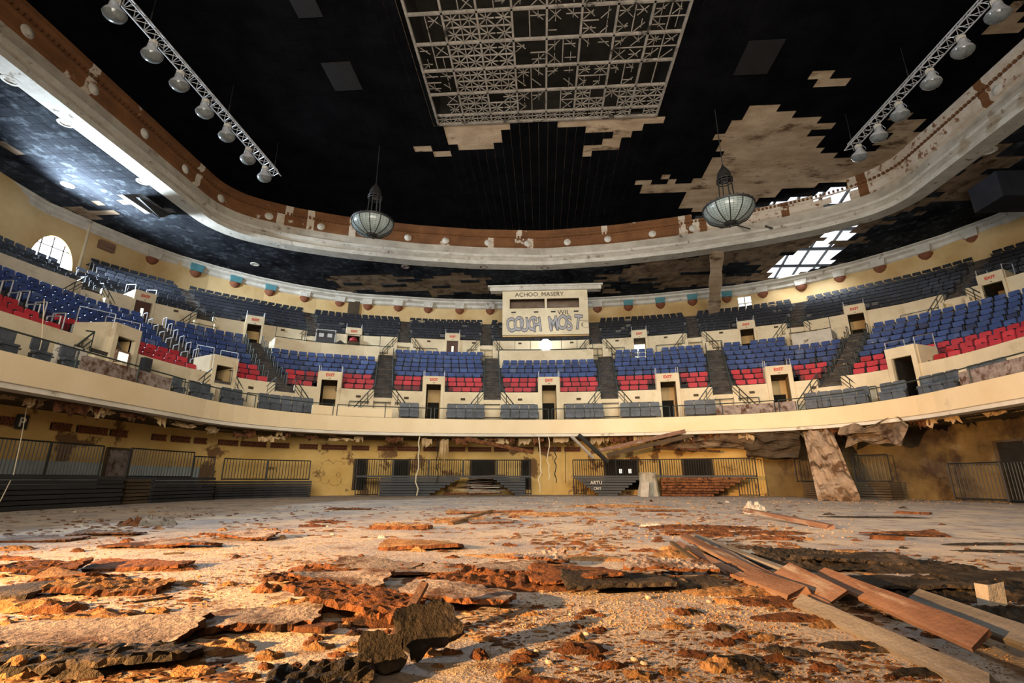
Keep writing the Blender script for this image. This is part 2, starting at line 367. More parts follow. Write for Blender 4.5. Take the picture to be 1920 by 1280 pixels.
for s in (WZ-WH, WZ, WZ+WH): fr.bar(PV(s,20.5,16), PV(s,20.5,18.1), .09)
for z in (16, 16.7, 17.4, 18.1): fr.bar(PV(WZ-WH,20.5,z), PV(WZ+WH,20.5,z), .08)
fr.obj('window_frame', M_white, o)
# stage side wall
mb = MB(); mb.quad((-34,-4,0),(35,-4,0),(35,-4,25),(-34,-4,25)); struct(mb.obj('wall_stage', M_tan))
# undercroft wall and soffit
UNDER = True
LDV = 3.0
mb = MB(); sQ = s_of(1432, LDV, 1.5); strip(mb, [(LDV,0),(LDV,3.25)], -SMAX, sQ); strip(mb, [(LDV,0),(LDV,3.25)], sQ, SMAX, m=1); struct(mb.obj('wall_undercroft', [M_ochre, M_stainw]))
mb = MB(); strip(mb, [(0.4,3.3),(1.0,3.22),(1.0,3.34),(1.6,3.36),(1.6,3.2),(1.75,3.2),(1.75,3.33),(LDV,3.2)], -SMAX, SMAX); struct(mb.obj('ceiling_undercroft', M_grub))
UNDER = False
# cornice between wall and side ceiling
mb = MB(); strip(mb, [(20.35,18.2),(20.15,18.3),(20.15,18.55),(19.8,18.7),(19.8,18.86),(19.5,18.95),(19.5,19.04)], -SMAX, SMAX); struct(mb.obj('trim_2', M_white))

M_peel = mat('peeled_frieze_plaster', (.50,.40,.30), (.62,.54,.44), (.2,.09,.04), sc1=1.5, sc3=2.2, t3=(.56,.62), bump=.3)
# ---------------- high ceiling opening ----------------
HC = [(24.2,-4),(24.2,10),(24.2,22),(24.2,30.5),(23.3,32.2),(20.5,34.1),(17,35.7),(11.3,37.5),(6,38.6),(0,39.2)]
RING = [(CX+x, y) for x, y in HC]+[(CX-x, y) for x, y in HC[:-1][::-1]]
def resample(P, st):
    out = []
    for a, b in zip(P, P[1:]):
        L = sqrt((a[0]-b[0])**2+(a[1]-b[1])**2); n = max(1, int(L/st))
        out += [(a[0]+(b[0]-a[0])*i/n, a[1]+(b[1]-a[1])*i/n) for i in range(n)]
    return out+[P[-1]]
RG = resample(RING, 0.5); 
for _ in range(3): RG = [RG[0]]+[((a[0]+2*b[0]+c[0])/4, (a[1]+2*b[1]+c[1])/4) for a, b, c in zip(RG, RG[1:], RG[2:])]+[RG[-1]]
RN = []; RS = [0]
for i, p in enumerate(RG):
    a = RG[max(0,i-1)]; b = RG[min(len(RG)-1,i+1)]; t = Vector((b[0]-a[0], b[1]-a[1])).normalized(); RN.append((t.y, -t.x))
    if i: RS.append(RS[-1]+sqrt((RG[i][0]-RG[i-1][0])**2+(RG[i][1]-RG[i-1][1])**2))
def ringp(i, o, z): return Vector((RG[i][0]+RN[i][0]*o, RG[i][1]+RN[i][1]*o, z))
# holes in plaster on the collapsed side, as outlines of what the photo shows
HOLE = [[(1440,520),(1470,488),(1510,470),(1522,452),(1560,452),(1575,470),(1560,490),(1530,505),(1490,516)]]
def ringstrip(name, prof, mats, midx, skip=None):
    mb = MB(); k = len(prof)
    for i in range(len(RG)-1):
        for j in range(k-1):
            if skip and skip(i, j): continue
            a, b = ringp(i, *prof[j]), ringp(i+1, *prof[j]); c, d = ringp(i+1, *prof[j+1]), ringp(i, *prof[j+1])
            mb.quad(a, b, c, d, (midx(i) if callable(midx) else midx)[j])
    o = mb.obj(name, mats); struct(o); return o
ZH = 22.35
ringstrip('trim_3', [(1.1,18.985),(0,18.985),(0,19.32),(.22,19.36),(.22,19.72),(.06,19.78),(.06,19.98),(.28,20.05),(.32,20.75)], [M_white, M_grime], [0,0,0,1,0,0,1,1])
rr_ = random.Random(3); pm = {}
for i in range(len(RG)):
    px = proj(ringp(i, 0, 21.3))[0]; p_ = .80 if px > 1285 else .10
    if i % 1 == 0:
        run = pm.get(i-1)
        base_ = [0]*8
        if rr_.random() < p_: base_ = [1]*8 if rr_.random() < .45 or px > 1285 else [1,1,1,1,0,0,0,0] if rr_.random() < .5 else [0,0,0,0,1,1,1,1]
        pm[i] = base_
o = ringstrip('trim_4', [(.32,20.75),(.12,20.85),(.12,21.35),(.02,21.42),(.02,21.55),(.14,21.62),(.14,21.9),(-.05,22.05),(-.05,22.4)], [M_brown, M_peel], lambda i: pm[i], skip=lambda i, j: 1530 < proj(ringp(i,0,21.3))[0]+25*noise.noise(Vector((i*.7,j*.9,1))) < 1602 and j != 3 and noise.noise(Vector((i*.5,j*.5,7))) > -.18 or (1300 < proj(ringp(i,0,21.3))[0] < 1560 and j > 5))
mb = MB(); L = RS[-1]; n = int(L/0.28); j = 0
for q in range(n):
    s = q*0.28
    while j < len(RS)-2 and RS[j+1] < s: j += 1
    if RG[j][1] < 8: continue
    t = (s-RS[j])/max(1e-6, RS[j+1]-RS[j]); a = ringp(j, 0, 21.62); b = ringp(j+1, 0, 21.62); p = a.lerp(b, t); tv = (b-a).normalized()*.07; nv = Vector((RN[j][0], RN[j][1], 0))
    mb.add([p-tv, p+tv, p+tv+nv*.14, p-tv+nv*.14, p-tv+Vector((0,0,.16)), p+tv+Vector((0,0,.16)), p+tv+nv*.14+Vector((0,0,.16)), p-tv+nv*.14+Vector((0,0,.16))], [(3,2,1,0),(0,1,5,4),(1,2,6,5),(3,0,4,7)])
mb.obj('dentil_trim', M_brown, o)
# skylight rectangle
SKX0, SKX1 = at(823,235,ZH).x, at(1231,213,ZH).x; SKY1 = (at(823,235,ZH).y+at(1231,213,ZH).y)/2; CELL = (SKX1-SKX0)/8
NSR = 10; SKY0 = SKY1-CELL*(NSR-.55)
print('sky', SKX0, SKX1, SKY0, SKY1, CELL)
G = 0.6
PATCH = [  # outlines where tiles have dropped off the high ceiling
 [(836,238),(950,236),(950,250),(934,262),(934,276),(858,276),(858,266),(836,262)], [(783,270),(820,268),(821,282),(784,283)], [(824,280),(855,276),(850,292),(826,292)], [(957,283),(975,283),(976,293),(957,293)],
 [(1052,232),(1236,216),(1236,236),(1192,238),(1192,250),(1166,252),(1166,276),(1132,278),(1126,288),(1110,286),(1104,298),(1086,298),(1086,280),(1108,276),(1112,266),(1146,262),(1150,244),(1052,240)],
 [(1195,335),(1222,330),(1224,344),(1240,344),(1242,332),(1258,330),(1262,342),(1300,345),(1310,318),(1345,298),(1350,250),(1368,238),(1385,225),(1400,196),(1468,198),(1475,212),(1522,216),(1528,228),(1555,230),(1560,244),(1528,246),(1535,258),(1528,270),(1560,290),(1620,296),(1650,270),(1680,215),(1730,212),(1722,235),(1690,300),(1640,330),(1560,345),(1480,352),(1420,375),(1330,392),(1290,395),(1275,360),(1195,360)],
 [(1535,134),(1583,134),(1578,152),(1590,156),(1588,162),(1570,160),(1545,152),(1540,168),(1516,166)], [(1890,0),(1920,0),(1920,60),(1900,70),(1870,60),(1840,66),(1870,30)]]
CHOLE = [(1560,338),(1600,330),(1640,345),(1650,360),(1610,385),(1570,395),(1545,372)]
def wig(x, y, s=0.5, a=14): return noise.noise(Vector((x*s, y*s, 3.3)))*a
def hc_in(x, y, m=0.0): return y < 39.2+m and abs(x-CX) < 24.2+m and inpoly(x, y, [(CX+(p[0]-CX)*(1+m/24), p[1]+(m if p[1] > 5 else 0)) for p in RG])
cm, tm = MB(), MB(); nx = int(50/G); ny = int(46/G)
for i in range(nx):
    for j in range(ny):
        x0 = CX-25+i*G; y0 = -4+j*G; xc, yc = x0+G/2, y0+G/2
        if SKX0-.05 < xc < SKX1+.05 and SKY0 < yc < SKY1+.1: continue
        if not hc_in(xc, yc, 0.6): continue
        px, py = proj((xc, yc, ZH))
        hole = False
        if not hole: cm.quad((x0,y0,ZH),(x0,y0+G,ZH),(x0+G,y0+G,ZH),(x0+G,y0,ZH))
        # rows of tiles are staggered, so a patch edge steps tile by tile
        qx = px+wig(xc, yc*3, .4, 22)
        if any(inpoly(qx, py, P) for P in PATCH): continue
        g = .006
        tm.add([(x0+g,y0+g,ZH-.03),(x0+G-g,y0+g,ZH-.03),(x0+G-g,y0+G-g,ZH-.03),(x0+g,y0+G-g,ZH-.03),(x0+g,y0+g,ZH),(x0+G-g,y0+g,ZH),(x0+G-g,y0+G-g,ZH),(x0+g,y0+G-g,ZH)], [(3,2,1,0),(0,1,5,4),(1,2,6,5),(2,3,7,6),(3,0,4,7)])
o = cm.obj('ceiling', M_plaster); struct(o); tm.obj('ceiling_tile_layer', M_tile, o)
# side ceiling between cornice and outer wall
WALLP = [P2(s, 20.5) for s in srange(-SMAX, SMAX, 1)]
RPATCH = [ # bare plaster patches in side ceiling
 [(0,268),(22,262),(26,282),(0,292)], [(150,388),(190,380),(230,400),(215,412),(160,404)],
 [(640,518),(720,512),(740,524),(800,520),(830,512),(880,515),(900,512),(910,530),(960,545),(1100,545),(1120,520),(1150,510),(1170,515),(1160,545),(900,552),(640,545)],
 [(1100,510),(1160,505),(1190,500),(1210,480),(1260,466),(1330,455),(1440,435),(1560,400),(1640,385),(1700,350),(1760,330),(1850,280),(1920,270),(1920,320),(1850,345),(1800,370),(1740,390),(1700,410),(1640,430),(1600,470),(1560,500),(1500,520),(1440,525),(1340,535),(1260,535),(1200,540),(1180,520)]]
RHOLE = HOLE+[[(1545,452),(1550,420),(1580,400),(1602,415),(1598,450),(1570,455)], [(1528,360),(1570,345),(1600,352),(1606,372),(1585,385),(1540,380)]]
RDARK = [[(1490,512),(1700,420),(1870,385),(1870,400),(1720,450),(1600,490)], [(1352,500),(1420,495),(1425,512),(1355,520)]]
cm, tm = MB(), MB(); nx = int(76/G); ny = int(60/G)
HATCH = [(204,372),(262,364),(330,398),(300,408)]
for i in range(nx):
    for j in range(ny):
        x0 = -37.5+i*G; y0 = -4+j*G; xc, yc = x0+G/2, y0+G/2
        if hc_in(xc, yc, 0.6) or yc < 5: continue
        if not inpoly(xc, yc, WALLP): continue
        px, py = proj((xc, yc, ZTOP))
        if px < -400 or px > 2300: pass
        if inpoly(px, py, HATCH): 
            cm.quad((x0,y0,ZTOP+.9),(x0,y0+G,ZTOP+.9),(x0+G,y0+G,ZTOP+.9),(x0+G,y0,ZTOP+.9),1); continue
        wq = wig(xc, yc, .6, 26)
        if any(inpoly(px+wq, py+wq*.3, P) for P in RHOLE): continue
        cm.quad((x0,y0,ZTOP),(x0,y0+G,ZTOP),(x0+G,y0+G,ZTOP),(x0+G,y0,ZTOP))
        qx = px+wig(xc*.35, yc*2.5, .5, 60); qy = py+wig(xc+40, yc, .5, 14)
        if any(inpoly(qx, qy, P) for P in RPATCH) and not any(inpoly(px, py, P) for P in RDARK) and noise.noise(Vector((xc*.25, yc*1.3, 9))) > -.32: continue
        g = .008
        tm.add([(x0+g,y0+g,ZTOP-.03),(x0+G-g,y0+g,ZTOP-.03),(x0+G-g,y0+G-g,ZTOP-.03),(x0+g,y0+G-g,ZTOP-.03),(x0+g,y0+g,ZTOP),(x0+G-g,y0+g,ZTOP),(x0+G-g,y0+G-g,ZTOP),(x0+g,y0+G-g,ZTOP)], [(3,2,1,0),(0,1,5,4),(1,2,6,5),(2,3,7,6),(3,0,4,7)])
o = cm.obj('ceiling_side', [M_dplaster, M_dark]); struct(o); tm.obj('ceiling_tile_layer', M_rtile, o)
# roof deck far above with gaps over the collapse
mb = MB(); c0 = at(1545,440,26)
for i in range(40):
    for j in range(32):
        x0 = -38+i*2; y0 = -5+j*2
        if sqrt((x0+1-c0.x)**2+(y0+1-c0.y)**2) < 12.5: continue
        mb.quad((x0,y0,26),(x0,y0+2,26),(x0+2,y0+2,26),(x0+2,y0,26))
struct(mb.obj('ceiling_roof_deck', M_dark))
mb = MB()
for k in range(13):
    x = c0.x-14+k*2.0; mb.bar((x, c0.y-14, 25.5), (x+6, c0.y+13, 25.5), .16, .22)
for k in range(6):
    y = c0.y-12+k*4.4; mb.bar((c0.x-14, y, 25.2), (c0.x+14, y+1, 25.2), .22, .3)
h0 = at(1520,470,ZTOP)
for k in range(9): mb.bar((h0.x-6+k*1.7, h0.y-3, 19.6), (h0.x-7+k*2.2, h0.y+4, 25), .09)
o = mb.obj('roof_truss_frame', M_iron); tag(o, 'rusty steel roof framing seen through the hole in the side ceiling', 'roof framing')

# ---------------- skylight lattice ----------------
sk = thing('skylight_grille', 'large cream lattice skylight grille set in the black high ceiling', 'grille', ((SKX0+SKX1)/2, SKY1, ZH))
off = Vector(sk.location)
def loc(p): return Vector(p)-off
mb = MB(); z = ZH-.02
for a, b in (((SKX0,SKY0,z),(SKX0,SKY1,z)), ((SKX1,SKY0,z),(SKX1,SKY1,z)), ((SKX0,SKY1,z),(SKX1,SKY1,z)), ((SKX0,SKY0,z),(SKX1,SKY0,z))): mb.bar(loc(a), loc(b), .12, .16)
mb.obj('border_frame', M_lattice, sk)
for k in range(1, 8): mb = MB(); x = SKX0+CELL*k; mb.bar(loc((x,SKY0,z)), loc((x,SKY1,z)), .10, .14); mb.obj('lengthwise_bar', M_lattice, sk)
yy = [SKY1-.45*CELL-CELL*k for k in range(NSR-1)]
for y in yy: mb = MB(); mb.bar(loc((SKX0,y,z)), loc((SKX1,y,z)), .10, .14); mb.obj('cross_bar', M_lattice, sk)
cells = []
for ky in range(NSR-1):
    y1 = SKY1 if ky == 0 else yy[ky-1]; y0 = yy[ky]
    for kx in range(8):
        mb = MB(); x0 = SKX0+CELL*kx; q = CELL/2
        bright = ky < 1 or (kx in (1,2) and ky < 5) or (kx > 4 and ky < 2)
        ny_ = 1 if ky == 0 else 2
        for a in range(2):
            for b in range(ny_):
                if random.random() < (.05 if bright else .25): continue
                h = (y1-y0)/ny_; cx, cy = x0+q*(a+.5), y0+h*(b+.5); rr = q*.46; hh = h*.46; tw = .045 if bright else .032
                for dx, dy in ((1,1),(1,-1),(1,0),(0,1)):
                    if not bright and random.random() < .3: continue
                    k1 = U(.75,1) if not bright else 1; k2 = U(.1,1) if not bright else 1
                    mb.bar(loc((cx-dx*rr*k1, cy-dy*hh*k1, z+.02)), loc((cx+dx*rr*k2, cy+dy*hh*k2, z+.02)), tw)
                if bright or random.random() < .35: mb.bar(loc((x0+q*a, y0+h*b, z+.02)), loc((x0+q*(a+1), y0+h*b, z+.02)), tw*1.3)
        if random.random() < .7: mb.bar(loc((x0+q, y0, z)), loc((x0+q, y1, z)), .05)
        if mb.v: mb.obj('lattice_panel', M_lattice, sk)
mb = MB(); zt = 24.6
mb.quad((SKX0,SKY0,zt),(SKX1,SKY0,zt),(SKX1,SKY1,zt),(SKX0,SKY1,zt)); 
for a, b in (((SKX0,SKY0),(SKX0,SKY1)), ((SKX1,SKY0),(SKX1,SKY1)), ((SKX0,SKY1),(SKX1,SKY1)), ((SKX0,SKY0),(SKX1,SKY0))): mb.quad((*a,ZH),(*b,ZH),(*b,zt),(*a,zt))
struct(mb.obj('ceiling_skylight_shaft', M_dark))

# ---------------- medallions and corbels ----------------
mm = MB(); mm.lathe([(0,-.13),(.08,-.13),(.11,-.10),(.16,-.10),(.19,-.05),(.28,-.04),(.31,0)], 20, M=Matrix.Rotation(-pi/2, 4, 'X'))
me_med = mm.mesh('frieze_medallion', M_white, True)
MSPOT = ['third medallion','next medallion']
s = 6.0; k = 0; j = 0
rosen = []
while s < RS[-1]-4:
    while RS[j+1] < s: j += 1
    p = ringp(j, .11, 21.1); q = proj(p)
    if p.y > 8 and -60 < q[0] < 1980 and not (1415 < q[0] < 1800): rosen.append((p, atan2(RN[j][1], RN[j][0])-pi/2, q))
    s += 3.55
def ordw(n):
    W = ['first','second','third','fourth','fifth','sixth','seventh','eighth','ninth','tenth','eleventh','twelfth','thirteenth','fourteenth','fifteenth','sixteenth','seventeenth','eighteenth','nineteenth']
    if n < 19: return W[n]
    T = ['twenty','thirty','forty','fifty','sixty','seventy','eighty','ninety']; n += 1
    return T[n//10-2]+('-'+W[n%10-1] if n%10 else 'th') if n%10 else {20:'twentieth',30:'thirtieth',40:'fortieth',50:'fiftieth',60:'sixtieth'}[n]
for k, (p, rz, q) in enumerate(rosen):
    o = bpy.data.objects.new('frieze_medallion', me_med); C.objects.link(o); o.location = p; o.rotation_euler = (0,0,rz)
    tag(o, 'round cream plaster medallion on brown frieze, %s counting from the window side' % ordw(k), 'medallion', 'medallions along the ceiling frieze')
def corbel(label, s, teal, worn):
    x, y = P2(s, 20.38); rt = thing('wall_corbel', label, 'corbel', (x, y, 18.75), facing(s, 20), 'corbels under the side ceiling cornice')
    mb = MB(); w_ = .52
    mb.add([(-w_,0,0),(w_,0,0),(w_,-.5,0),(-w_,-.5,0),(-w_*.8,0,-.62),(w_*.8,0,-.62),(w_*.8,-.42,-.62),(-w_*.8,-.42,-.62)], [(0,1,2,3),(7,6,5,4),(3,2,6,7),(2,1,5,6),(0,3,7,4)])
    mb.obj('bracket_block', M_teal if teal else M_white, rt)
    mb = MB(); prof = [(.46,-.62),(.48,-.70),(.46,-.78),(.36,-.92),(.30,-1.02),(.12,-1.12),(.02,-1.16)]
    n = 10; vs = []
    for r, zz in prof:
        for i in range(n+1): a = pi*i/n; vs.append((-r*cos(a), -r*.85*sin(a), zz))
    mb.add(vs, [(k*(n+1)+i, k*(n+1)+i+1, (k+1)*(n+1)+i+1, (k+1)*(n+1)+i) for k in range(len(prof)-1) for i in range(n)])
    mb.obj('carved_foot', M_rust, rt, True)
CP = [(285,0),(366,1),(440,1),(506,1),(571,0),(637,0),(690,0),(747,0),(803,0),(862,0),(919,0),(1120,0),(1178,1),(1238,1),(1298,1),(1362,1),(1430,0),(1502,0),(1575,0),(1650,0),(1735,0),(1825,0)]
for k, (px, tl) in enumerate(CP):
    corbel('%s corbel on ochre wall, %s from the arched window' % ('teal and rust' if tl else 'white and rust', ordw(k)), s_of(px, 20.4, 18.2), tl, 0)
# recessed discs of the side ceiling
dm = MB(); dm.lathe([(0,-.02),(.22,-.02),(.24,-.045),(.36,-.04),(.37,0)], 24)
for k, (px, py) in enumerate([(123,230),(127,346),(268,340),(385,413),(20,150),(527,460),(478,495),(1855,283),(760,500),(907,500),(1022,502)]):
    p = at(px, py, ZTOP-.03); o = dm.obj('ceiling_downlight', M_white if px < 600 or px > 1500 else M_slab); o.location = p
    tag(o, 'round white recessed downlight in dark side ceiling, %s of the scattered ones' % ordw(k), 'downlight', 'side ceiling downlights')
p = at(262,372,ZTOP-.1)
mb = MB(); mb.box((-.9,-.02,-1.1),(.9,.02,0)); 
hq = [at(255,370,ZTOP-.05), at(262,372,ZTOP-1.1), at(300,408,ZTOP-1.0), at(322,402,ZTOP-.05)]
mb = MB(); nrm = (hq[1]-hq[0]).cross(hq[3]-hq[0]).normalized()*.04; mb.add(hq+[h+nrm for h in hq], [(0,1,2,3),(7,6,5,4),(0,4,5,1),(1,5,6,2),(2,6,7,3),(3,7,4,0)])
tag(mb.obj('ceiling_hatch', M_iron), 'black hatch panel hanging open beside the arched window ceiling', 'hatch')

# ---------------- chandeliers ----------------
def chandelier(px, py, Y, label, Rb, side):
    c = atY(px, py, Y); rt = thing('bowl_chandelier', label, 'chandelier', c, 0, 'hanging bowl chandeliers')
    prof = [(Rb*cos(a), -Rb*.68*sin(a)) for a in [radians(x) for x in range(0, 84, 7)]]
    bw = MB(); bw.lathe(prof, 48); bw.obj('glass_bowl', M_glass, rt, True)
    lm = MB()   # leading of the small panes
    for k in range(36):
        a = 2*pi*k/36
        lm.path([(r*1.004*cos(a), r*1.004*sin(a), z*1.004) for r, z in prof[:-2]], .006, 3)
    for r, z in prof[:-2]:
        lm.path([(r*1.004*cos(2*pi*i/36), r*1.004*sin(2*pi*i/36), z*1.004) for i in range(37)], .006, 3)
    lm.obj('pane_leading', M_iron, rt)
    for k in range(12):
        a = 2*pi*k/12+.2; rb = MB(); rb.path([(r*1.015*cos(a), r*1.015*sin(a), z*1.015) for r, z in prof], .028, 5); rb.obj('bowl_rib', M_iron, rt)
    rm = MB(); rm.lathe([(Rb*.97,.0),(Rb*1.03,.0),(Rb*1.05,.1),(Rb*.95,.14),(Rb*.6,.3),(Rb*.35,.42)], 36); rm.lathe([(Rb*.22,-Rb*.66),(Rb*.2,-Rb*.70),(.06,-Rb*.75),(0.01,-Rb*.8)], 16); rm.lathe([(Rb*.34,-Rb*.62),(Rb*.2,-Rb*.69)], 20)
    for k in range(24):
        a = 2*pi*k/24; rm.tube((Rb*cos(a),Rb*sin(a),.1),(Rb*1.0*cos(a),Rb*1.0*sin(a),.24),.03,.01,5)
    rm.obj('crown_rim', M_iron, rt, False)
    cg = MB()
    for k in range(8):
        a = 2*pi*k/8; cg.tube((.42*cos(a),.42*sin(a),.4),(.36*cos(a),.36*sin(a),1.9),.03,n=5)
    for z in (.45,.62,1.75,1.9): cg.path([(.42*cos(2*pi*i/16),.42*sin(2*pi*i/16),z) for i in range(17)], .035, 5)
    cg.obj('lantern_cage', M_iron, rt)
    cp = MB(); cp.lathe([(.46,1.9),(.4,2.0),(.36,2.3),(.2,2.6),(.1,2.75),(.04,2.9)], 16); cp.obj('cage_cap', M_iron, rt, True)
    rd = MB(); rd.tube((0,0,2.9),(0,0,ZH-c.z),.025,n=6); rd.obj('hanging_rod', M_iron, rt)
    gl = MB(); gl.lathe([(0,-.12),(.12,-.06),(.14,0),(.12,.06),(0,.12)],12); 
    return rt
chandelier(699, 418, 27.0, 'glass bowl chandelier hanging before the intact brown frieze', 1.28, 0)
chandelier(1366, 392, 25.0, 'glass bowl chandelier hanging before the peeled collapsing ceiling', 1.34, 1)

# ---------------- lighting trusses ----------------
def truss(x, y0, y1, z, lamps, desc, sgn):
    rt = thing('lighting_truss', 'long aluminium lattice lighting truss hung %s' % desc, 'truss', (x, y0, z))
    w_ = .55; L_ = y1-y0
    for k, (cx, cz) in enumerate([(-w_/2,0),(w_/2,0),(0,w_*.8)]):
        mb = MB(); mb.tube((cx,0,cz),(cx,L_,cz),.035,n=6); mb.obj('chord', M_alu, rt)
    mb = MB(); n = int(L_/.55)
    for i in range(n):
        a, b = L_*i/n, L_*(i+1)/n; m = (a+b)/2
        for (p, q) in (((-w_/2,0),(w_/2,0)),((-w_/2,0),(0,w_*.8)),((w_/2,0),(0,w_*.8))):
            mb.tube((p[0],a,p[1]),(q[0],m,q[1]),.018,n=4); mb.tube((q[0],m,q[1]),(p[0],b,p[1]),.018,n=4)
    mb.obj('lacing_bar', M_alu, rt)
    for f in (.1,.42,.72,.98):
        mb = MB(); mb.tube((0,L_*f,w_*.8),(0,L_*f,ZH-z),.012,n=4); mb.tube((0,L_*f,w_*.8),(.0,L_*f,w_*.8+.5),.03,n=5); mb.obj('suspension_cable', M_iron, rt)
    for k, (px, py) in enumerate(lamps):
        zl = z-.70; p = at(px, py, zl); 
        SF = .86; lp = thing('floodlight', 'dome floodlight, %s from the %s end of the truss %s' % (ordw(k), 'far', desc), 'floodlight', (x+sgn*.05, p.y, zl), 0, 'floodlights on the lighting trusses')
        lp.scale = (.86,.86,.86)
        til = Matrix.Rotation(radians(18), 4, 'X')
        bd = MB(); bd.lathe([(.04,.42),(.14,.40),(.19,.28),(.24,.12),(.42,-.06),(.5,-.2)], 20, M=til); bd.obj('reflector', M_alu, lp, True)
        ln = MB(); ln.lathe([(.5,-.2),(.46,-.36),(.34,-.50),(.18,-.58),(0.01,-.6)], 20, M=til); ln.obj('lens', M_bulb, lp, True)
        bl = MB(); bl.box((-.17,-.14,.36),(.17,.14,.6)); bl.obj('ballast_box', M_white, lp)
        yk = MB(); yk.path([(-.26,0,.05),(-.26,0,.62),(.26,0,.62),(.26,0,.05)], .02, 5); yk.tube((0,0,.6),(0,0,.78),.03,n=5); yk.obj('yoke', M_iron, lp)
        cb = MB(); cb.path([(.17,0,.5),(.45,.1,.25),(.62,.15,.45),(.5,.2,.72),(.2,.1,.78)], .012, 4); cb.obj('power_cable', M_alu, lp)
z_t = 20.0
truss(at(512,322,z_t).x, 8, at(515,330,z_t).y, z_t, [(503,326),(463,292),(433,248),(388,203),(355,150),(285,95),(226,17),(150,-60)], 'near the intact frieze', -1)
truss(at(1592,282,z_t).x, 8, at(1592,282,z_t).y, z_t, [(1598,287),(1626,250),(1667,209),(1735,148),(1775,88),(1850,20),(1950,-70)], 'near the ruined ceiling', 1)
for k, (px, py, w_) in enumerate([(642,143,1.6),(1422,108,1.8),(570,5,1.2)]):
    p = at(px, py, ZH-.06); mb = MB(); mb.box((-w_/2,-w_*.6,-.05),(w_/2,w_*.6,0)); o = mb.obj('ceiling_access_panel', mat('dusty_dark_panel%d' % k, (0.007,0.006,0.006), (0.011,0.010,0.010))); o.location = p
    tag(o, ['dark grey access panel in the black ceiling beside the grille, window side', 'dark grey access panel between grille and ruined-side truss', 'dull access panel near the top edge of the black ceiling'][k], 'access panel')
# ---------------- seats ----------------
def rbox(mb, lo, hi, b, M=None):
    """box with chamfered vertical and horizontal outline (front view rounded)"""
    x0, y0, z0 = lo; x1, y1, z1 = hi
    P = [(x0+b,z0),(x1-b,z0),(x1,z0+b),(x1,z1-b),(x1-b,z1),(x0+b,z1),(x0,z1-b),(x0,z0+b)]
    vs = [Vector((x,y0,z)) for x, z in P]+[Vector((x,y1,z)) for x, z in P]
    if M is not None: vs = [M @ v for v in vs]
    mb.add(vs, [tuple(range(8)), tuple(range(8,16))[::-1]]+[((i+1)%8,i,8+i,8+(i+1)%8) for i in range(8)])
def seat_parts(kind):
    bk = MB(); T = Matrix.Translation((0,.12,0)) @ Matrix.Rotation(radians(-9), 4, 'X')
    rbox(bk, (-.258,-.02,.61 if kind != 'black' else .67), (.255,.035,.90), .04, T)
    st = MB(); T2 = Matrix.Translation((0,-.06,.43)) @ Matrix.Rotation(radians(62), 4, 'X')
    rbox(st, (-.24,-.03,-.0), (.24,.03,.0), .0, T2) if False else None
    T2 = Matrix.Translation((0,.06,.26)) @ Matrix.Rotation(radians(12), 4, 'X')
    rbox(st, (-.235,-.03,-.02), (.235,.03,.27), .04, T2)
    if kind == 'grey':
        bk = MB(); rbox(bk, (-.27,.10,.72), (.27,.16,1.14), .05); rbox(bk, (-.2,.085,.80), (.2,.10,1.06), .04)
        st = MB(); rbox(st, (-.27,-.10,.30), (.27,0.0,.66), .05); rbox(st, (-.27,-.14,.62), (.27,.08,.70), .02)
    fr = MB(); 
    for sx in (-.285, .285):
        fr.box((sx-.012,-.02,.0),(sx+.012,.10,.60)); fr.box((sx-.018,-.16,.56),(sx+.018,.10,.60))
    n_ = len(fr.v); fr.bar((-.285,.08,.28),(.285,.08,.28),.03)
    return bk, st, fr
SEATP = {}
for kind, mt in (('blue',M_blue),('red',M_red),('black',M_black),('grey',M_grey)):
    bk, st, fr = seat_parts(kind)
    rt = bpy.data.objects.new({'blue':'blue_folding_seat','red':'red_folding_seat','black':'upper_tier_seat','grey':'box_chair'}[kind], None); rt['category'] = 'seat'; rt.empty_display_size = .2
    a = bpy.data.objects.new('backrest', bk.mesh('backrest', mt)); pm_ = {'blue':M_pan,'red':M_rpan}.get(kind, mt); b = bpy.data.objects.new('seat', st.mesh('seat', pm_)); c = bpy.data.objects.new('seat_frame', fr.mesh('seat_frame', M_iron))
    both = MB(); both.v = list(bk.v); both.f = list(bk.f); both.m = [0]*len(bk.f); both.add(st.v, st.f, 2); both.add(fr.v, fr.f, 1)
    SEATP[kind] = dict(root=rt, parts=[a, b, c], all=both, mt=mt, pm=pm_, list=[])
def arc(s0, s1, d):
    S = srange(s0, s1, .15); P = [P2(s, d) for s in S]; A = [0]
    for p, q in zip(P, P[1:]): A.append(A[-1]+sqrt((p[0]-q[0])**2+(p[1]-q[1])**2))
    return S, A
BLK = ['block beside the arched window', 'long window side block', 'block between two side stairs', 'block under the road case', 'block between case and booth', 'block under the graffiti booth', 'block toward collapse beside booth', 'block below hanging ceiling strip', 'block past rubble-strewn stairs']
UBLK = ['beyond arched window', 'beside arched window', 'behind white stair cheeks', 'above the case landing', 'nearest case', 'adjoining booth on window side', 'behind graffiti booth', 'adjoining booth on collapse side', 'behind hanging ceiling strip', 'below roof hole', 'below black opening']
PLAT = {3: (s_of(506,9.8,10.5), s_of(711,9.8,10.5)), 5: (s_of(936,9.8,10.5), s_of(1112,9.8,10.5)), 7: (s_of(1490,9.8,10.5), s_of(1568,9.8,10.5))}
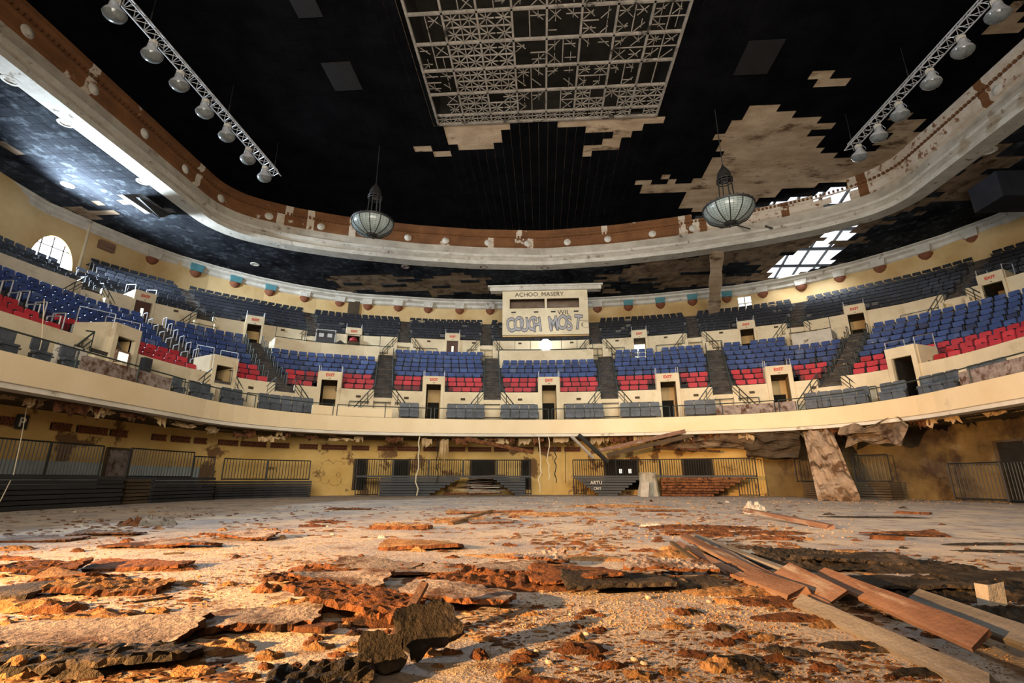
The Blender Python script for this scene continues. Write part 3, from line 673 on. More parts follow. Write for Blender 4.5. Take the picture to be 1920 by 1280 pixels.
def fill(kind, r, rz_, d, s0, s1, rown, blk, cuts, skip=0.0, pitch=.59, gset=None):
    S, A = arc(s0, s1, d); L = A[-1]; n = int(L/pitch)
    if n < 1: return
    off_ = (L-n*pitch)/2; j = 0
    for q in range(n):
        t = off_+(q+.5)*pitch
        while A[j+1] < t: j += 1
        s = S[j]+(S[j+1]-S[j])*(t-A[j])/(A[j+1]-A[j])
        if any(c0 < s < c1 for c0, c1 in cuts): continue
        if random.random() < skip: continue
        if kind == 'black' and r >= 4 and s < SLO: continue
        x, y = P2(s, d); px, py = proj((x, y, rz_+.7))
        if not (-60 < px < 1980) or y < 3: continue
        kd = kind(s, px) if callable(kind) else kind
        SEATP[kd]['list'].append((sqrt(x*x+y*y), (x, y, rz_), facing(s, d), rown, q, blk, n))
bounds = [-SMAX+6]+AIS+[SMAX-6]
def gw(s, d, w): return w/gsc(s, d)
for b in range(len(bounds)-1):
    for i in range(NROW):
        d_ = rowd(i)+.4; s0, s1 = bounds[b]+gw(bounds[b],d_,AW+.06), bounds[b+1]-gw(bounds[b+1],d_,AW+.06)
        cuts = [cut(p, d_, PW+.32) for p in PORT] if i < 2 else []
        if b in PLAT and i >= 7: cuts.append((PLAT[b][0]-.3, PLAT[b][1]+.3))
        kd = 'red' if i < 3 else 'blue'
        if b == 4 and i == 0: cuts.append((s0-1, PORT[3]))
        fill(kd, i, rowz(i), rowd(i)+.42, s0, s1, i if i < 3 else i-3, BLK[b], cuts, .004 if b < 6 else .03)
ubounds = [-SMAX+6]+UAIS+[SMAX-6]
BOOTH = (s_of(948, 13, 13.5), s_of(1098, 13, 13.5))
for b in range(len(ubounds)-1):
    for i in range(NUP):
        d_ = urd(i)+.4; cuts = [cut(p, d_, PW+.3) for p in UPORT] if i < 2 else []
        if i >= 1 and b in (5, 6): cuts.append((BOOTH[0]-.3, BOOTH[1]+.2))
        fill('black', i, urz(i), urd(i)+.42, ubounds[b]+gw(ubounds[b],d_,.38), ubounds[b+1]-gw(ubounds[b+1],d_,.38), i, UBLK[min(b,10)], cuts, .02)
GB = [(-20,40),(48,100),(104,150),(322,345),(352,400),(406,462),(476,596),(741,794),(830,916),(932,1016),(1052,1140),(1155,1246),(1282,1343),(1500,1640),(1650,1700),(1720,1800),(1806,1895)]
GN = ['closest to the arched window side','second small window side cluster','third window side cluster','fourth window side cluster','fifth window side cluster','sixth window side cluster','long run below the case stairs','trio beside the silver beanbag row','five before the booth on window side','five under the booth','five past the booth portal','five beside the broken plank portal','trio before the stained panel','run of wide collapse side box','small collapse side box','ruined box on collapse side','last collapse side box']
for k, (p0, p1) in enumerate(GB):
    s0, s1 = s_of(p0, 1.3, 4.9), s_of(p1, 1.3, 4.9)
    fill('grey', 0, ZBOX, 1.25, s0, s1, 0, GN[k], [], 0, .57)
nm = {'blue':('blue plastic seat','blue stadium seats'),'red':('red plastic seat','red stadium seats'),'black':('black seat','black upper tier seats'),'grey':('grey box seat','grey box seats behind the balcony parapet')}
for kd, S in SEATP.items():
    S['list'].sort(key=lambda e: e[0]); big = S['list'][:300]; rest = S['list'][300:]
    print('SEATS', kd, len(S['list']))
    for n, (dist, lc, rz, rown, q, blk, tot) in enumerate(big):
        r = S['root'] if n == 0 else S['root'].copy(); C.objects.link(r); r.location = lc; r.rotation_euler = (0,0,rz)
        for p in S['parts']:
            c = p if n == 0 else p.copy(); C.objects.link(c); c.parent = r
        if kd == 'grey': lab = '%s, %s from its window end, %s' % (nm[kd][0], ordw(q), blk.replace('left of booth','before booth'))
        else: lab = '%s, %s row up, %s from window-side stairs, %s' % (nm[kd][0], ordw(rown), ordw(q), blk)
        r['label'] = lab; r['group'] = nm[kd][1]; r['category'] = 'seat'
    if rest:
        mb = MB(); pr = S['all']
        for dist, lc, rz, *_ in rest:
            M = Matrix.Translation(lc) @ Matrix.Rotation(rz, 4, 'Z'); nn = len(mb.v)
            mb.v += [tuple(M @ Vector(p)) for p in pr.v]; mb.f += [tuple(i+nn for i in f) for f in pr.f]; mb.m += pr.m
        o = mb.obj('farther_'+kd+'_seating', [S['mt'], M_iron, S['pm']]); tag(o, 'the farther %s seats curving round the tiers in long rows' % kd, 'seating', nm[kd][1], 'stuff')

# ---------------- aisle stairs ----------------
def stairs(s, rows, dfn, zfn, ri, label, cat_m, w=AW):
    x, y = P2(s, dfn(0)); rz = facing(s, dfn(0)); rt = thing('aisle_stairs', label, 'stairs', (x, y, 0), rz, None)
    inv = (Matrix.Translation((x,y,0)) @ Matrix.Rotation(rz,4,'Z')).inverted()
    mb = MB()
    for i in range(rows):
        for h in range(2):
            d0 = dfn(i)-.2*(i == 0 and h == 0)-.4*h*0+(.4 if h else 0); d1 = dfn(i)+(.4 if h == 0 else .8); z0 = zfn(i)+.02-.1; z1 = zfn(i)+(.04 if h == 0 else ri/2+.02)
            g0, g1 = w/gsc(s,d0), w/gsc(s,d1); P = [PV(s-g0,d0,0),PV(s+g0,d0,0),PV(s+g1,d1,0),PV(s-g1,d1,0)]
            q = [inv @ Vector((p.x,p.y,z0)) for p in P]+[inv @ Vector((p.x,p.y,z1)) for p in P]
            mb.add(q, [(3,2,1,0),(4,5,6,7),(0,1,5,4),(1,2,6,5),(2,3,7,6),(3,0,4,7)])
    mb.obj('steps', cat_m, rt)
    mb = MB()
    for i in range(rows):
        for h in range(2):
            d0 = dfn(i)-.2*(i == 0 and h == 0)+(.4 if h else 0); z1 = zfn(i)+(.05 if h == 0 else ri/2+.03); g0 = w/gsc(s,d0)*.97; mb.bar(inv @ PV(s-g0,d0,z1), inv @ PV(s+g0,d0,z1), .05, .035)
    mb.obj('step_nosing_strip', M_ply, rt)
    return rt, inv
ST = ['beside the arched window end','second from the arched window end','third from the arched window end','between road case block and booth','on window side of the booth block','on collapse side of the booth block','below hanging ceiling strip','strewn with rubble on collapse side']
for k, s in enumerate(AIS):
    rt, inv = stairs(s, NROW, rowd, rowz, RI, 'dark concrete aisle stairs through lower seats, %s' % ST[k], M_conc)
    for sg in (-1, 1):
        for i in range(1, NROW):
            hp = MB(); gg = gsc(s, rowd(i)+.4); a = PV(s+sg*(AW+.03)/gg, rowd(i)+.15, rowz(i)); b = PV(s+sg*(AW+.03)/gg, rowd(i)+.6, rowz(i)); t = Vector((0,0,.85))
            hp.path([inv @ a, inv @ (a+t), inv @ (b+t), inv @ b], .028, 5); hp.obj('aisle_hoop_rail', M_lrail if k < 2 else M_rail, rt)
for k, s in enumerate(UAIS):
    stairs(s, NUP if s > SLO else 4, urd, urz, URI, 'dusty upper aisle stairs between black seats, %s from arched window' % ordw(k), M_conc, .38)
    if k in (0, 1):
        for sg in (-1, 1):
            pass
# rubble on the strewn stairs
sr = AIS[7]
for k in range(26):
    mb = MB(); i = random.randrange(NROW); p = PV(sr+U(-.5,.5), rowd(i)+U(.0,.35), rowz(i)+.06)
    l = U(.15,.5); a = U(0,pi); mb.bar((-l*cos(a),-l*sin(a),U(0,.06)),(l*cos(a),l*sin(a),U(0,.1)),U(.04,.12),U(.02,.05)); o = mb.obj('broken_plaster_strip', M_stone if k%3 else M_plank); o.location = p
    tag(o, 'broken pale strip among rubble on the collapse-side aisle stairs', 'debris', 'strips littering the rubble-strewn stairs')

# split stairs and rails from each aisle down to the box level / landing
def vrails(s, d, ztop, zbot, label, hw=AW):
    x, y = P2(s, d); rz = facing(s, d); rt = thing('landing_railing', label, 'railing', (x, y, zbot), rz, 'stair railings at the aisle feet')
    H = ztop-zbot
    for sg in (-1, 1):
        a = Vector((sg*hw, -.06, H+.75)); b = Vector((sg*(hw+H*.72), -.06, .9)); 
        mb = MB(); mb.path([Vector((sg*hw,.3,H+.8)), a, b, b-Vector((0,0,.9))], .032, 5); mb.obj('top_rail', M_rail, rt)
        mb = MB(); mb.path([a-Vector((0,0,.32)), b-Vector((0,0,.32))], .022, 5); mb.path([a-Vector((0,0,.55)), b-Vector((0,0,.55))], .016, 5); mb.obj('mid_rail', M_rail, rt)
        mb = MB()
        for f in (0, .33, .66): p = a.lerp(b, f); mb.tube(p, p-Vector((0,0,.8)), .022, n=5)
        mb.obj('baluster', M_rail, rt)
        st = MB()
        for q in range(5): 
            st.box((min(sg*(hw+H*.72*q/5), sg*(hw+H*.72*(q+1)/5)), -.55, 0), (max(sg*(hw+H*.72*q/5), sg*(hw+H*.72*(q+1)/5)), -.02, H*(1-(q+1)/5)+.08))
        st.obj('side_steps', M_cream, rt)
for k, s in enumerate(AIS): vrails(s, D0, 5.75, ZBOX, 'black railing and side steps at foot of aisle %s' % ST[k])
for k, s in enumerate(UAIS): vrails(s, DU, 11.72, ZCON, 'railing with side steps at foot of upper aisle, %s from arched window' % ordw(k))

# ---------------- portals ----------------
def text_mesh(name, body, size, mt, M, parent, off=0.0, ext=.004, al='CENTER', sx=1.0):
    cu = bpy.data.curves.new(name, 'FONT'); cu.body = body; cu.size = size; cu.align_x = al; cu.offset = off; cu.extrude = ext
    if sx != 1: cu.space_character = sx
    to = bpy.data.objects.new(name+'_src', cu); C.objects.link(to); dg = bpy.context.evaluated_depsgraph_get(); dg.update()
    me = bpy.data.meshes.new_from_object(to.evaluated_get(dg)); bpy.data.objects.remove(to); me.name = name
    me.materials.clear(); me.materials.append(mt); me.transform(Matrix.Rotation(pi/2, 4, 'X'))
    o = bpy.data.objects.new(name, me); C.objects.link(o); o.parent = parent; o.matrix_local = M; return o
def portal(s, d, z0, zo, zt, label, door, sign, w=PW, depth=2.0, cheek=True):
    x, y = P2(s, d); rz = facing(s, d); rt = thing('tunnel_entrance', label, 'entrance', (x, y, z0), rz, 'entrances through the tier walls')
    ow = .45 if d < 5 else .47
    H = zo-z0; T = zt-z0
    mb = MB(); mb.box((-w-.06,-.1,0),(-ow,.18,T)); mb.box((ow,-.1,0),(w+.06,.18,T)); mb.box((-ow,-.1,H),(ow,.18,T)); mb.obj('surround', M_cream, rt)
    # side cheeks sloping up with the tier
    for sg in (-1, 1):
        mb = MB(); xa, xb = sg*(w-.02), sg*(w+.1); Lc = 1.75
        vs = [(xa,.1,T-1.5),(xb,.1,T-1.5),(xb,Lc,T-.9),(xa,Lc,T-.9),(xa,.1,T),(xb,.1,T),(xb,Lc,T+.02),(xa,Lc,T+.02)]
        mb.add(vs, [(3,2,1,0),(4,5,6,7),(0,1,5,4),(1,2,6,5),(2,3,7,6),(3,0,4,7)]); mb.obj('cheek_wall', M_cream, rt)
        rl = MB(); rl.path([(sg*(w+.05),.05,T-.3),(sg*(w+.05),.05,T+.35),(sg*(w+.05),Lc,T+.75),(sg*(w+.05),Lc,T)], .022, 5); rl.obj('cheek_rail', M_lrail, rt)
    mb = MB(); mb.box((-w,.15,T-.04),(w,Lc,T)); mb.obj('roof_slab', M_conc, rt)
    mb = MB()
    i0 = -ow; i1 = ow
    mb.quad((i0,.1,0),(i0,depth,0),(i0,depth,H),(i0,.1,H),1); mb.quad((i1,.1,0),(i1,.1,H),(i1,depth,H),(i1,depth,0),0)
    mb.quad((i0,.1,H),(i0,depth,H),(i1,depth,H),(i1,.1,H),1); mb.quad((i0,depth,0),(i1,depth,0),(i1,depth,H),(i0,depth,H),0); mb.quad((i0,0,0.01),(i1,0,0.01),(i1,depth,0.01),(i0,depth,0.01),1)
    mb.obj('passage', [M_tan, M_ply], rt)
    dr = MB()
    if door == 'shut':
        dr.box((i0+.02,.1,0),(i1-.02,.15,H-.02)); od = dr.obj('door', M_door, rt)
        wn = MB(); wn.box((-.06,.08,H*.5),(.1,.1,H*.78)); wn.obj('vision_panel', M_door_glow, od)
    elif door == 'lit':
        dr.box((i0+.02,depth-.1,0.0),(i1-.02,depth-.05,H-.02)); dr.obj('bright_room_beyond', M_door_glow, rt)
    elif door == 'dark':
        dr.box((-.40,depth-.06,.0),(i1-.10,depth-.02,H*.66)); dr.box((i0+.005,.2,0),(i0+.03,depth,H)); dr.obj('dark_inner_panel', M_dark, rt)  # dark panels over the lower back and one side of the passage
    if sign:
        text_mesh('exit_sign', sign, .24, M_paintr, Matrix.Translation((0,-.108,H+(T-H)*.42)), rt, .012)
        text_mesh('section_number', '--', .16, M_paintk, Matrix.Translation((0,-.108,H+(T-H)*.1)), rt, .01)
    return rt
PD = ['on the window side, seen edge on','second from the window side','below the road case','between road case and booth','under the graffiti booth','past the booth on collapse side','below hanging ceiling strip','with brown inside at the collapse corner']
for k, s in enumerate(PORT): portal(s, D0, ZBOX, 6.66, 7.18, 'cream box tier tunnel entrance, %s' % PD[k], 'dark', 'EXIT' if 1 < k < 7 else '')
UD = [('brown door beside white stair cheeks','shut'),('open entrance with yellow inner wall','dark'),('dark entrance behind road case with red bag','dark'),('brown door with lit slot beside booth','shut'),('glowing doorway beside booth toward collapse','lit'),('entrance below hanging ceiling strip','dark'),('entrance above rubble-strewn stairs','dark'),('entrance high at collapse side edge','dark')]
for k, s in enumerate(UPORT): portal(s, DU, ZCON, 12.05, 12.72, 'cream upper tier entrance, %s' % UD[k][0], UD[k][1], 'EXIT', PW*.9)
# small vents on tier walls
vm = MB(); vm.box((-.14,-.03,-.07),(.14,.0,.07))
for k, (px, d, z) in enumerate([(145,D0,5.75),(470,D0,5.75),(672,D0,5.75),(762,D0,5.75),(868,D0,5.75),(975,D0,5.75),(1085,D0,5.75),(1195,D0,5.75),(1305,D0,5.75),(1410,D0,5.75),(1525,D0,5.75),(804,DU,11.95),(888,DU,11.95),(975,DU,11.95),(1072,DU,11.95),(1157,DU,11.95),(1248,DU,11.95),(1352,DU,11.95),(1455,DU,11.95),(330,DU,11.95),(530,DU,11.95)]):
    s = s_of(px, d, z); x, y = P2(s, d-.0); o = vm.obj('wall_vent', M_ply); o.location = (x, y, z); o.rotation_euler = (0,0,facing(s,d))
    tag(o, 'small dark vent slot in cream %s tier wall, %s from window side' % ('box' if d == D0 else 'upper', ordw(k if k < 11 else (k-9 if k < 19 else k-19))), 'vent', 'vents in the tier walls')

# ---------------- camera platforms ----------------
PN = {3:'carrying the road case', 5:'below the graffiti booth carrying the flood lamp', 7:'stained and broken at the collapse side'}
for b, (s0, s1) in PLAT.items():
    d0, d1 = rowd(7)+.0, rowd(9)+.3; z0, z1 = rowz(6)+.3, ZCON+.55; sm = (s0+s1)/2; x, y = P2(sm, d0)
    rt = thing('camera_platform', 'cream walled platform over the blue rows, %s' % PN[b], 'platform', (x, y, z0), 0)
    def lc(p): return p-Vector((x,y,z0))
    mb = MB(); S = srange(s0, s1, .8)
    for a, c in zip(S, S[1:]): mb.quad(lc(PV(a,d0,z0)), lc(PV(c,d0,z0)), lc(PV(c,d0,z1)), lc(PV(a,d0,z1)))
    mb.quad(lc(PV(s0,d0,z0)), lc(PV(s0,d0,z1)), lc(PV(s0,d1,z1)), lc(PV(s0,d1,z0))); mb.quad(lc(PV(s1,d0,z0)), lc(PV(s1,d1,z0)), lc(PV(s1,d1,z1)), lc(PV(s1,d0,z1)))
    mb.obj('front_wall', M_cream if b != 7 else M_white, rt)
    mb = MB()
    for a, c in zip(S, S[1:]): mb.quad(lc(PV(a,d0,z1)), lc(PV(c,d0,z1)), lc(PV(c,d1,z1)), lc(PV(a,d1,z1)))
    mb.obj('deck', M_conc, rt)
    if b != 7 or True:
        for zz, r in ((z1+.85,.028),(z1+.08,.03)):
            mb = MB(); mb.path([lc(PV(a,d0+.05,zz)) for a in S], r, 5); mb.obj('rail', M_rail, rt)
        for a in srange(s0, s1, 1.1): mb = MB(); mb.tube(lc(PV(a,d0+.05,z1)), lc(PV(a,d0+.05,z1+.85)), .022, n=5); mb.obj('rail_post', M_rail, rt)
# road case and folded stand
s = s_of(608, 9.9, 11.2); x, y = P2(s, 9.0); rz = facing(s, 9.0)
rt = thing('road_case', 'black wheeled road case with silver edges standing on the cream platform', 'case', (x, y, ZCON+.55), rz)
mb = MB(); mb.box((-.68,-.4,.14),(.68,.4,1.12)); mb.obj('body', M_black, rt)
mb = MB()
for sx in (-.68,.68):
    for sy in (-.4,.4): mb.bar((sx,sy,.14),(sx,sy,1.12),.07)
for z in (.14,1.12):
    for sy in (-.4,.4): mb.bar((-.72,sy,z),(.72,sy,z),.06)
    for sx in (-.68,.68): mb.bar((sx,-.4,z),(sx,.4,z),.06)
mb.obj('edge_trim', M_lrail, rt)
for sx in (-.3,.3):
    mb = MB(); mb.box((sx-.17,-.44,.55),(sx+.17,-.40,.85)); mb.obj('handle', M_lrail, rt)
for sx in (-.5,.5):
    for sy in (-.28,.28): mb = MB(); mb.tube((sx-.04,sy,.07),(sx+.04,sy,.07),.07,n=10); mb.obj('caster', M_iron, rt)
s = s_of(636, 9.9, 11.0); x, y = P2(s, 9.0)
rt = thing('folded_stand', 'black folded music stand lying beside the road case', 'stand', (x,y,ZCON+.55), facing(s,9))
mb = MB(); mb.add([(-.6,-.1,.05),(.0,-.1,.5),(.65,-.1,.05),(-.6,.1,.05),(.0,.1,.5),(.65,.1,.05)], [(0,2,1),(3,4,5),(0,1,4,3),(1,2,5,4),(2,0,3,5)]); mb.obj('desk', M_iron, rt)
mb = MB(); mb.tube((-.6,0,.06),(.8,.05,.02),.03); mb.obj('pole', M_lrail, rt)
s = s_of(655, 10.6, 11.2); x, y = P2(s, 10.6); mb = MB(); mb.lathe([(0,0),(.28,.02),(.34,.14),(.26,.3),(.1,.38),(0,.4)], 12, M=Matrix.Scale(1.0,4)); o = mb.obj('red_bag', M_red, None, True); o.location = (x, y, 11.1); 
tag(o, 'red bag piled in the entrance doorway behind the road case', 'bag'); o.location = (*P2(UPORT[2], 10.7), ZCON+1.35)
# its crate
mb = MB(); mb.box((-.4,-.25,0),(.4,.25,1.35)); o = mb.obj('dark_crate', M_ply); o.location = (*P2(UPORT[2], 10.7), ZCON); o.rotation_euler = (0,0,facing(UPORT[2],10.7)); tag(o, 'tall dark crate in the entrance under the red bag', 'crate')
# silver beanbag-like tubs in the front row
for k, px in enumerate((761, 779)):
    s = s_of(px, 3.0, 6.1); x, y = P2(s, 2.95); mb = MB(); mb.lathe([(0.02,.1),(.16,.14),(.24,.28),(.23,.42),(.2,.5),(.0,.52)], 16); o = mb.obj('missing_seat_shell', M_bulb, None, True); o.location = (x, y, Z0+.0)
    tag(o, 'shiny grey rounded seat shell in the front row, %s' % ('nearer the stairs' if k == 0 else 'nearer the entrance'), 'seat shell')

# ---------------- press booth ----------------
sm = (s_of(940,12.2,15)+s_of(1105,12.2,15))/2; x, y = P2(sm, 12.0); rz = facing(sm, 12)
zb = atY(1020, 627, y).z; zt = atY(1020, 545, y).z; hw = 910*0+ (proj((x+1,y,zb))[0]-proj((x,y,zb))[0]); HW = 81.5/hw
print('booth', x, y, zb, zt, HW)
bt = thing('press_booth', 'cream press booth covered in graffiti above the centre stands', 'booth', (x, y, zb), rz); H = zt-zb
wb, wt = H*.60, H*.82; xl, xr = -HW*.83, HW*.80
mb = MB(); mb.box((-HW,0,0),(HW,.2,wb)); mb.box((-HW,0,wt),(HW,.2,H)); mb.box((-HW,0,wb),(xl,.2,wt)); mb.box((xr,0,wb),(HW,.2,wt)); mb.box((-.02,0,wb),(.18,.25,wt)); mb.obj('front_wall', M_cream, bt)
mb = MB(); mb.box((-HW,.2,0),(-HW+.15,4.5,H)); mb.box((HW-.15,.2,0),(HW,4.5,H)); mb.box((-HW,.2,-.1),(HW,4.5,0)); mb.box((-HW,.2,H),(HW,4.5,H+.1)); mb.obj('side_wall', M_tan, bt)
mb = MB(); mb.quad((-HW+.15,1.3,wb-.4),(HW-.15,1.3,wb-.4),(HW-.15,1.3,H),(-HW+.15,1.3,H)); mb.obj('inner_wall', mat('booth_inside', (.17,.12,.085),(.22,.16,.12)), bt)
for a, b in ((xl,-.02),(.18,xr)):
    mb = MB(); 
    for (p, q) in (((a,wb),(b,wb)),((a,wt),(b,wt)),((a,wb),(a,wt)),((b,wb),(b,wt))): mb.bar((p[0],.06,p[1]),(q[0],.06,q[1]),.07)
    mb.obj('window_frame', M_ply, bt)
for f in (-.74,-.21,.19,.72): mb = MB(); mb.box((HW*f-.2,-.03,wb-.42),(HW*f+.2,.02,wb-.30)); mb.obj('vent_slot', M_paintk, bt)
mb = MB(); mb.box((-HW-1.1,-.25,H),(HW+1.2,.5,H+.35)); mb.box((-HW-1.3,-.35,H+.35),(HW+1.35,.5,H+.5)); mb.obj('cornice_shelf', M_white, bt)
def bubble(body, x0, x1, z0, hgt, nm_):
    n = len(body); stp = (x1-x0)/n
    for layer, (mt, off, yy) in enumerate(((M_paintk, .085, -.012), (M_paintg, .03, -.022))):
        for i, ch in enumerate(body):
            M = Matrix.Translation((x0+stp*(i+.5), yy, z0+(.1 if i%2 else 0))) @ Matrix.Rotation(radians((-7,6,-4,8,-6)[i%5]), 4, 'Y') @ Matrix.Diagonal((.62,1,1,1))
            text_mesh(nm_, ch, hgt, mt, M, bt, off, .003)
bubble('COUCH', -HW*.86, -HW*.10, wb*.14, 1.75, 'grey_bubble_graffiti')
bubble('MOST', HW*.12, HW*.82, wb*.16, 1.8, 'grey_bubble_graffiti')
text_mesh('scrawled_graffiti', 'ACHOO_MASERY', .55, M_paintk, Matrix.Translation((-HW*.13,-.012,wt+.22)), bt, .0)
text_mesh('scrawled_graffiti', 'WIL', .6, M_paintk, Matrix.Translation((HW*.43,-.012,wb*.74)), bt, .0)
text_mesh('scrawled_graffiti', 'OROE  m', .55, M_paintk, Matrix.Translation((-.1,1.28,wb+.02)), bt, .0)
gm = MB(); 
for q in range(14):
    a0, a1 = 2*pi*q/14, 2*pi*(q+1)/14; gm.bar((HW*.93+.34*cos(a0),-.015,wb*.34+.28*sin(a0)),(HW*.93+.34*cos(a1),-.015,wb*.34+.28*sin(a1)),.07,.01)
gm.bar((HW*.8,-.015,wb*.5),(HW*.99,-.015,wb*.5),.06,.01); gm.obj('graffiti_swirl', M_paintk, bt)
# flood lamp on the platform
px_, py_ = 1023, 647
s = s_of(px_, 9.6, 11.6); p = atY(px_, py_, P2(s, 9.4)[1]); print('flood', p)
rt = thing('work_flood_lamp', 'dazzling round flood lamp lit in front of the graffiti booth', 'lamp', (p.x, p.y, ZCON+.55))
dz = p.z-(ZCON+.55)
mb = MB(); mb.lathe([(.0,-.5),(.25,-.45),(.45,-.25),(.52,0),(.45,.25),(.25,.45),(0,.5)], 20, c=(0,0,dz)); mb.obj('glowing_globe', M_flood, rt, True)
mb = MB(); mb.tube((0,.1,0),(0,.1,max(dz-.4,.05)),.04); mb.obj('stand_pole', M_iron, rt)
light('work_flood_light', 'POINT', (p.x, p.y-.75, p.z), 12, (.85,.92,1), shadow_soft_size=.3)

# ---------------- railings ----------------
def railing(name, label, d, s0, s1, z, h, rails, pst=1.9, mt=M_rail, group='railings around the boxes', post_r=.028):
    sm = (s0+s1)/2; x, y = P2(sm, d); rt = thing(name, label, 'railing', (x,y,z), 0, group); o0 = Vector((x,y,z))
    for f in rails:
        mb = MB(); mb.path([PV(a,d,z+h*f)-o0 for a in srange(s0,s1,.9)], post_r, 5); mb.obj('rail', mt, rt)
    n = max(1, round((s1-s0)/pst))
    for k in range(n+1):
        a = s0+(s1-s0)*k/n; mb = MB(); mb.tube(PV(a,d,z)-o0, PV(a,d,z+h)-o0, post_r*.9, n=5); mb.obj('post', mt, rt)
edges = [-L1-L2-8]+PORT+[L1+L2+8]
for k in range(len(edges)-1):
    railing('parapet_railing', 'black two-bar railing on the balcony parapet, %s stretch from window side' % ordw(k), .10, edges[k]+.1, edges[k+1]-.1, ZF_TOP, .62, (1, .0), 2.4)
for k, a in enumerate(PORT[:-1]):
    railing('box_railing', 'thin black railing behind the box seats, %s stretch from window side' % ordw(k), 2.15, a+PW+.25, PORT[k+1]-PW-.25, ZBOX, 1.25, (1, .35), 1.5, post_r=.028)
ue = UPORT
for k in range(len(ue)-1):
    railing('concourse_railing', 'thin railing along the upper walkway, %s stretch from window side' % ordw(k), 10.4, ue[k]+.9, ue[k+1]-.9, ZCON, 1.1, (1, .5), 1.7, post_r=.026)
# solid parapet panels
for k, (p0, p1, mt, lb) in enumerate([(586,735,M_fascia,'low cream parapet panel between box seat groups below road case'),(1343,1492,M_slab,'stained brown parapet panel before the broken platform'),(160,318,M_slab,'long stained parapet panel at window side bend'),(1800,1925,M_slab,'weathered parapet panel at collapse side edge')]):
    s0, s1 = s_of(p0, .15, 4.5), s_of(p1, .15, 4.5); mb = MB(); strip(mb, [(.13,ZF_TOP-.05),(.13,ZF_TOP+.52),(.28,ZF_TOP+.52),(.28,ZBOX)], s0, s1)
    for s in (s0, s1): mb.quad(PV(s,.13,ZBOX), PV(s,.28,ZBOX), PV(s,.28,ZF_TOP+.52), PV(s,.13,ZF_TOP+.52))
    tag(mb.obj('low_parapet', mt), lb, 'parapet panel')
s = s_of(224, D0-.1, 5.4); x, y = P2(s, D0-.12); rt = thing('lit_wall_panel', 'small bright framed panel glowing beside the window side tunnel entrance', 'panel', (x,y,z_of(s,D0-.12,670)), facing(s,D0))
mb = MB(); mb.box((-.26,-.02,-.2),(.26,.02,.2)); mb.obj('glowing_face', M_door_glow, rt)
mb = MB()
for a, b in (((-.3,-.24),(.3,-.24)),((-.3,.24),(.3,.24)),((-.3,-.24),(-.3,.24)),((.3,-.24),(.3,.24))): mb.bar((a[0],0,a[1]),(b[0],0,b[1]),.08)
mb.obj('panel_frame', M_plank, rt)
s = s_of(265, D0-.2, 5.4); x, y = P2(s, D0-.3); mb = MB(); mb.box((-.2,-.12,0),(.2,.12,1.75)); o = mb.obj('dark_column_speaker', M_black); o.location = (x,y,ZBOX+.1); o.rotation_euler = (0,0,facing(s,D0)); tag(o, 'narrow dark column speaker standing in the window side box tier', 'speaker')
s = s_of(195, 1.2, 5.0); x, y = P2(s, D0-.15); mb = MB(); mb.box((-.55,-.1,0),(.55,.1,1.5)); o = mb.obj('speckled_board', mat('speckled_white_board',(.5,.47,.4),(.6,.57,.5),(.03,.04,.04),sc1=2,sc3=5,t3=(.56,.6))); o.location = (x,y,ZBOX+.02); o.rotation_euler = (0,0,facing(s,D0)); tag(o, 'white board speckled with black paint beside the glowing panel', 'board')
# hanging ceiling strip
p0, p1 = at(1345, 470, ZTOP-.6), atY(1338, 607, 44.2)
mb = MB(); n = 12
for k in range(n):
    pa = Vector(p0).lerp(p1, k/n); pb = Vector(p0).lerp(p1, (k+1)/n); wA = .52+.06*sin(k*1.7); wB = .52+.06*sin((k+1)*1.7)
    if k == n-1: wB = .55
    X = Vector((1,.1,0)); Yv = Vector((0,.12,0))
    mb.add([pa-X*wA, pa+X*wA, pb+X*wB, pb-X*wB, pa-X*wA+Yv, pa+X*wA+Yv, pb+X*wB+Yv, pb-X*wB+Yv], [(0,1,2,3),(7,6,5,4),(1,5,6,2),(0,3,7,4)])
tag(mb.obj('hanging_ceiling_strip', M_plaster), 'long strip of torn ceiling plaster hanging down to the black seats', 'hanging ceiling strip')
# black masking box high on the collapse side
q = at(1895, 350, 18.3); mb = MB(); mb.box((-1.6,-1.0,-1.2),(1.6,1.0,.5)); o = mb.obj('speaker_cabinet', M_black); o.location = q; tag(o, 'big black boxy cabinet hanging at the collapse side edge', 'speaker cabinet')
# exit sign box near arched window
s = s_of(197, 20.3, 17.6); x, y = P2(s, 20.25); mb = MB(); mb.box((-.5,-.3,-.32),(.5,.05,.32)); o = mb.obj('wall_speaker', M_plank); o.location = (x, y, atY(197,462,y).z); o.rotation_euler = (0,0,facing(s,20)); tag(o, 'brown boxy wall speaker beside the arched window', 'speaker')
s = s_of(662, 20.3, 17); x, y = P2(s, 20.2); mb = MB(); mb.box((-.55,-.1,-1.6),(.55,.1,1.2)); o = mb.obj('wall_banner_board', M_ply); o.location = (x, y, 17.2); o.rotation_euler = (0,0,facing(s,20)); tag(o, 'tall dark board on the ochre wall above the road case', 'board')
s = s_of(158, 20.3, 17); x, y = P2(s, 20.3); mb = MB(); mb.tube((0,0,-2.6),(0,0,1.8),.09); o = mb.obj('wall_conduit', M_cream); o.location = (x, y, 17.2); tag(o, 'cream vertical pipe on the wall beside the arched window', 'pipe')
UNDER = True
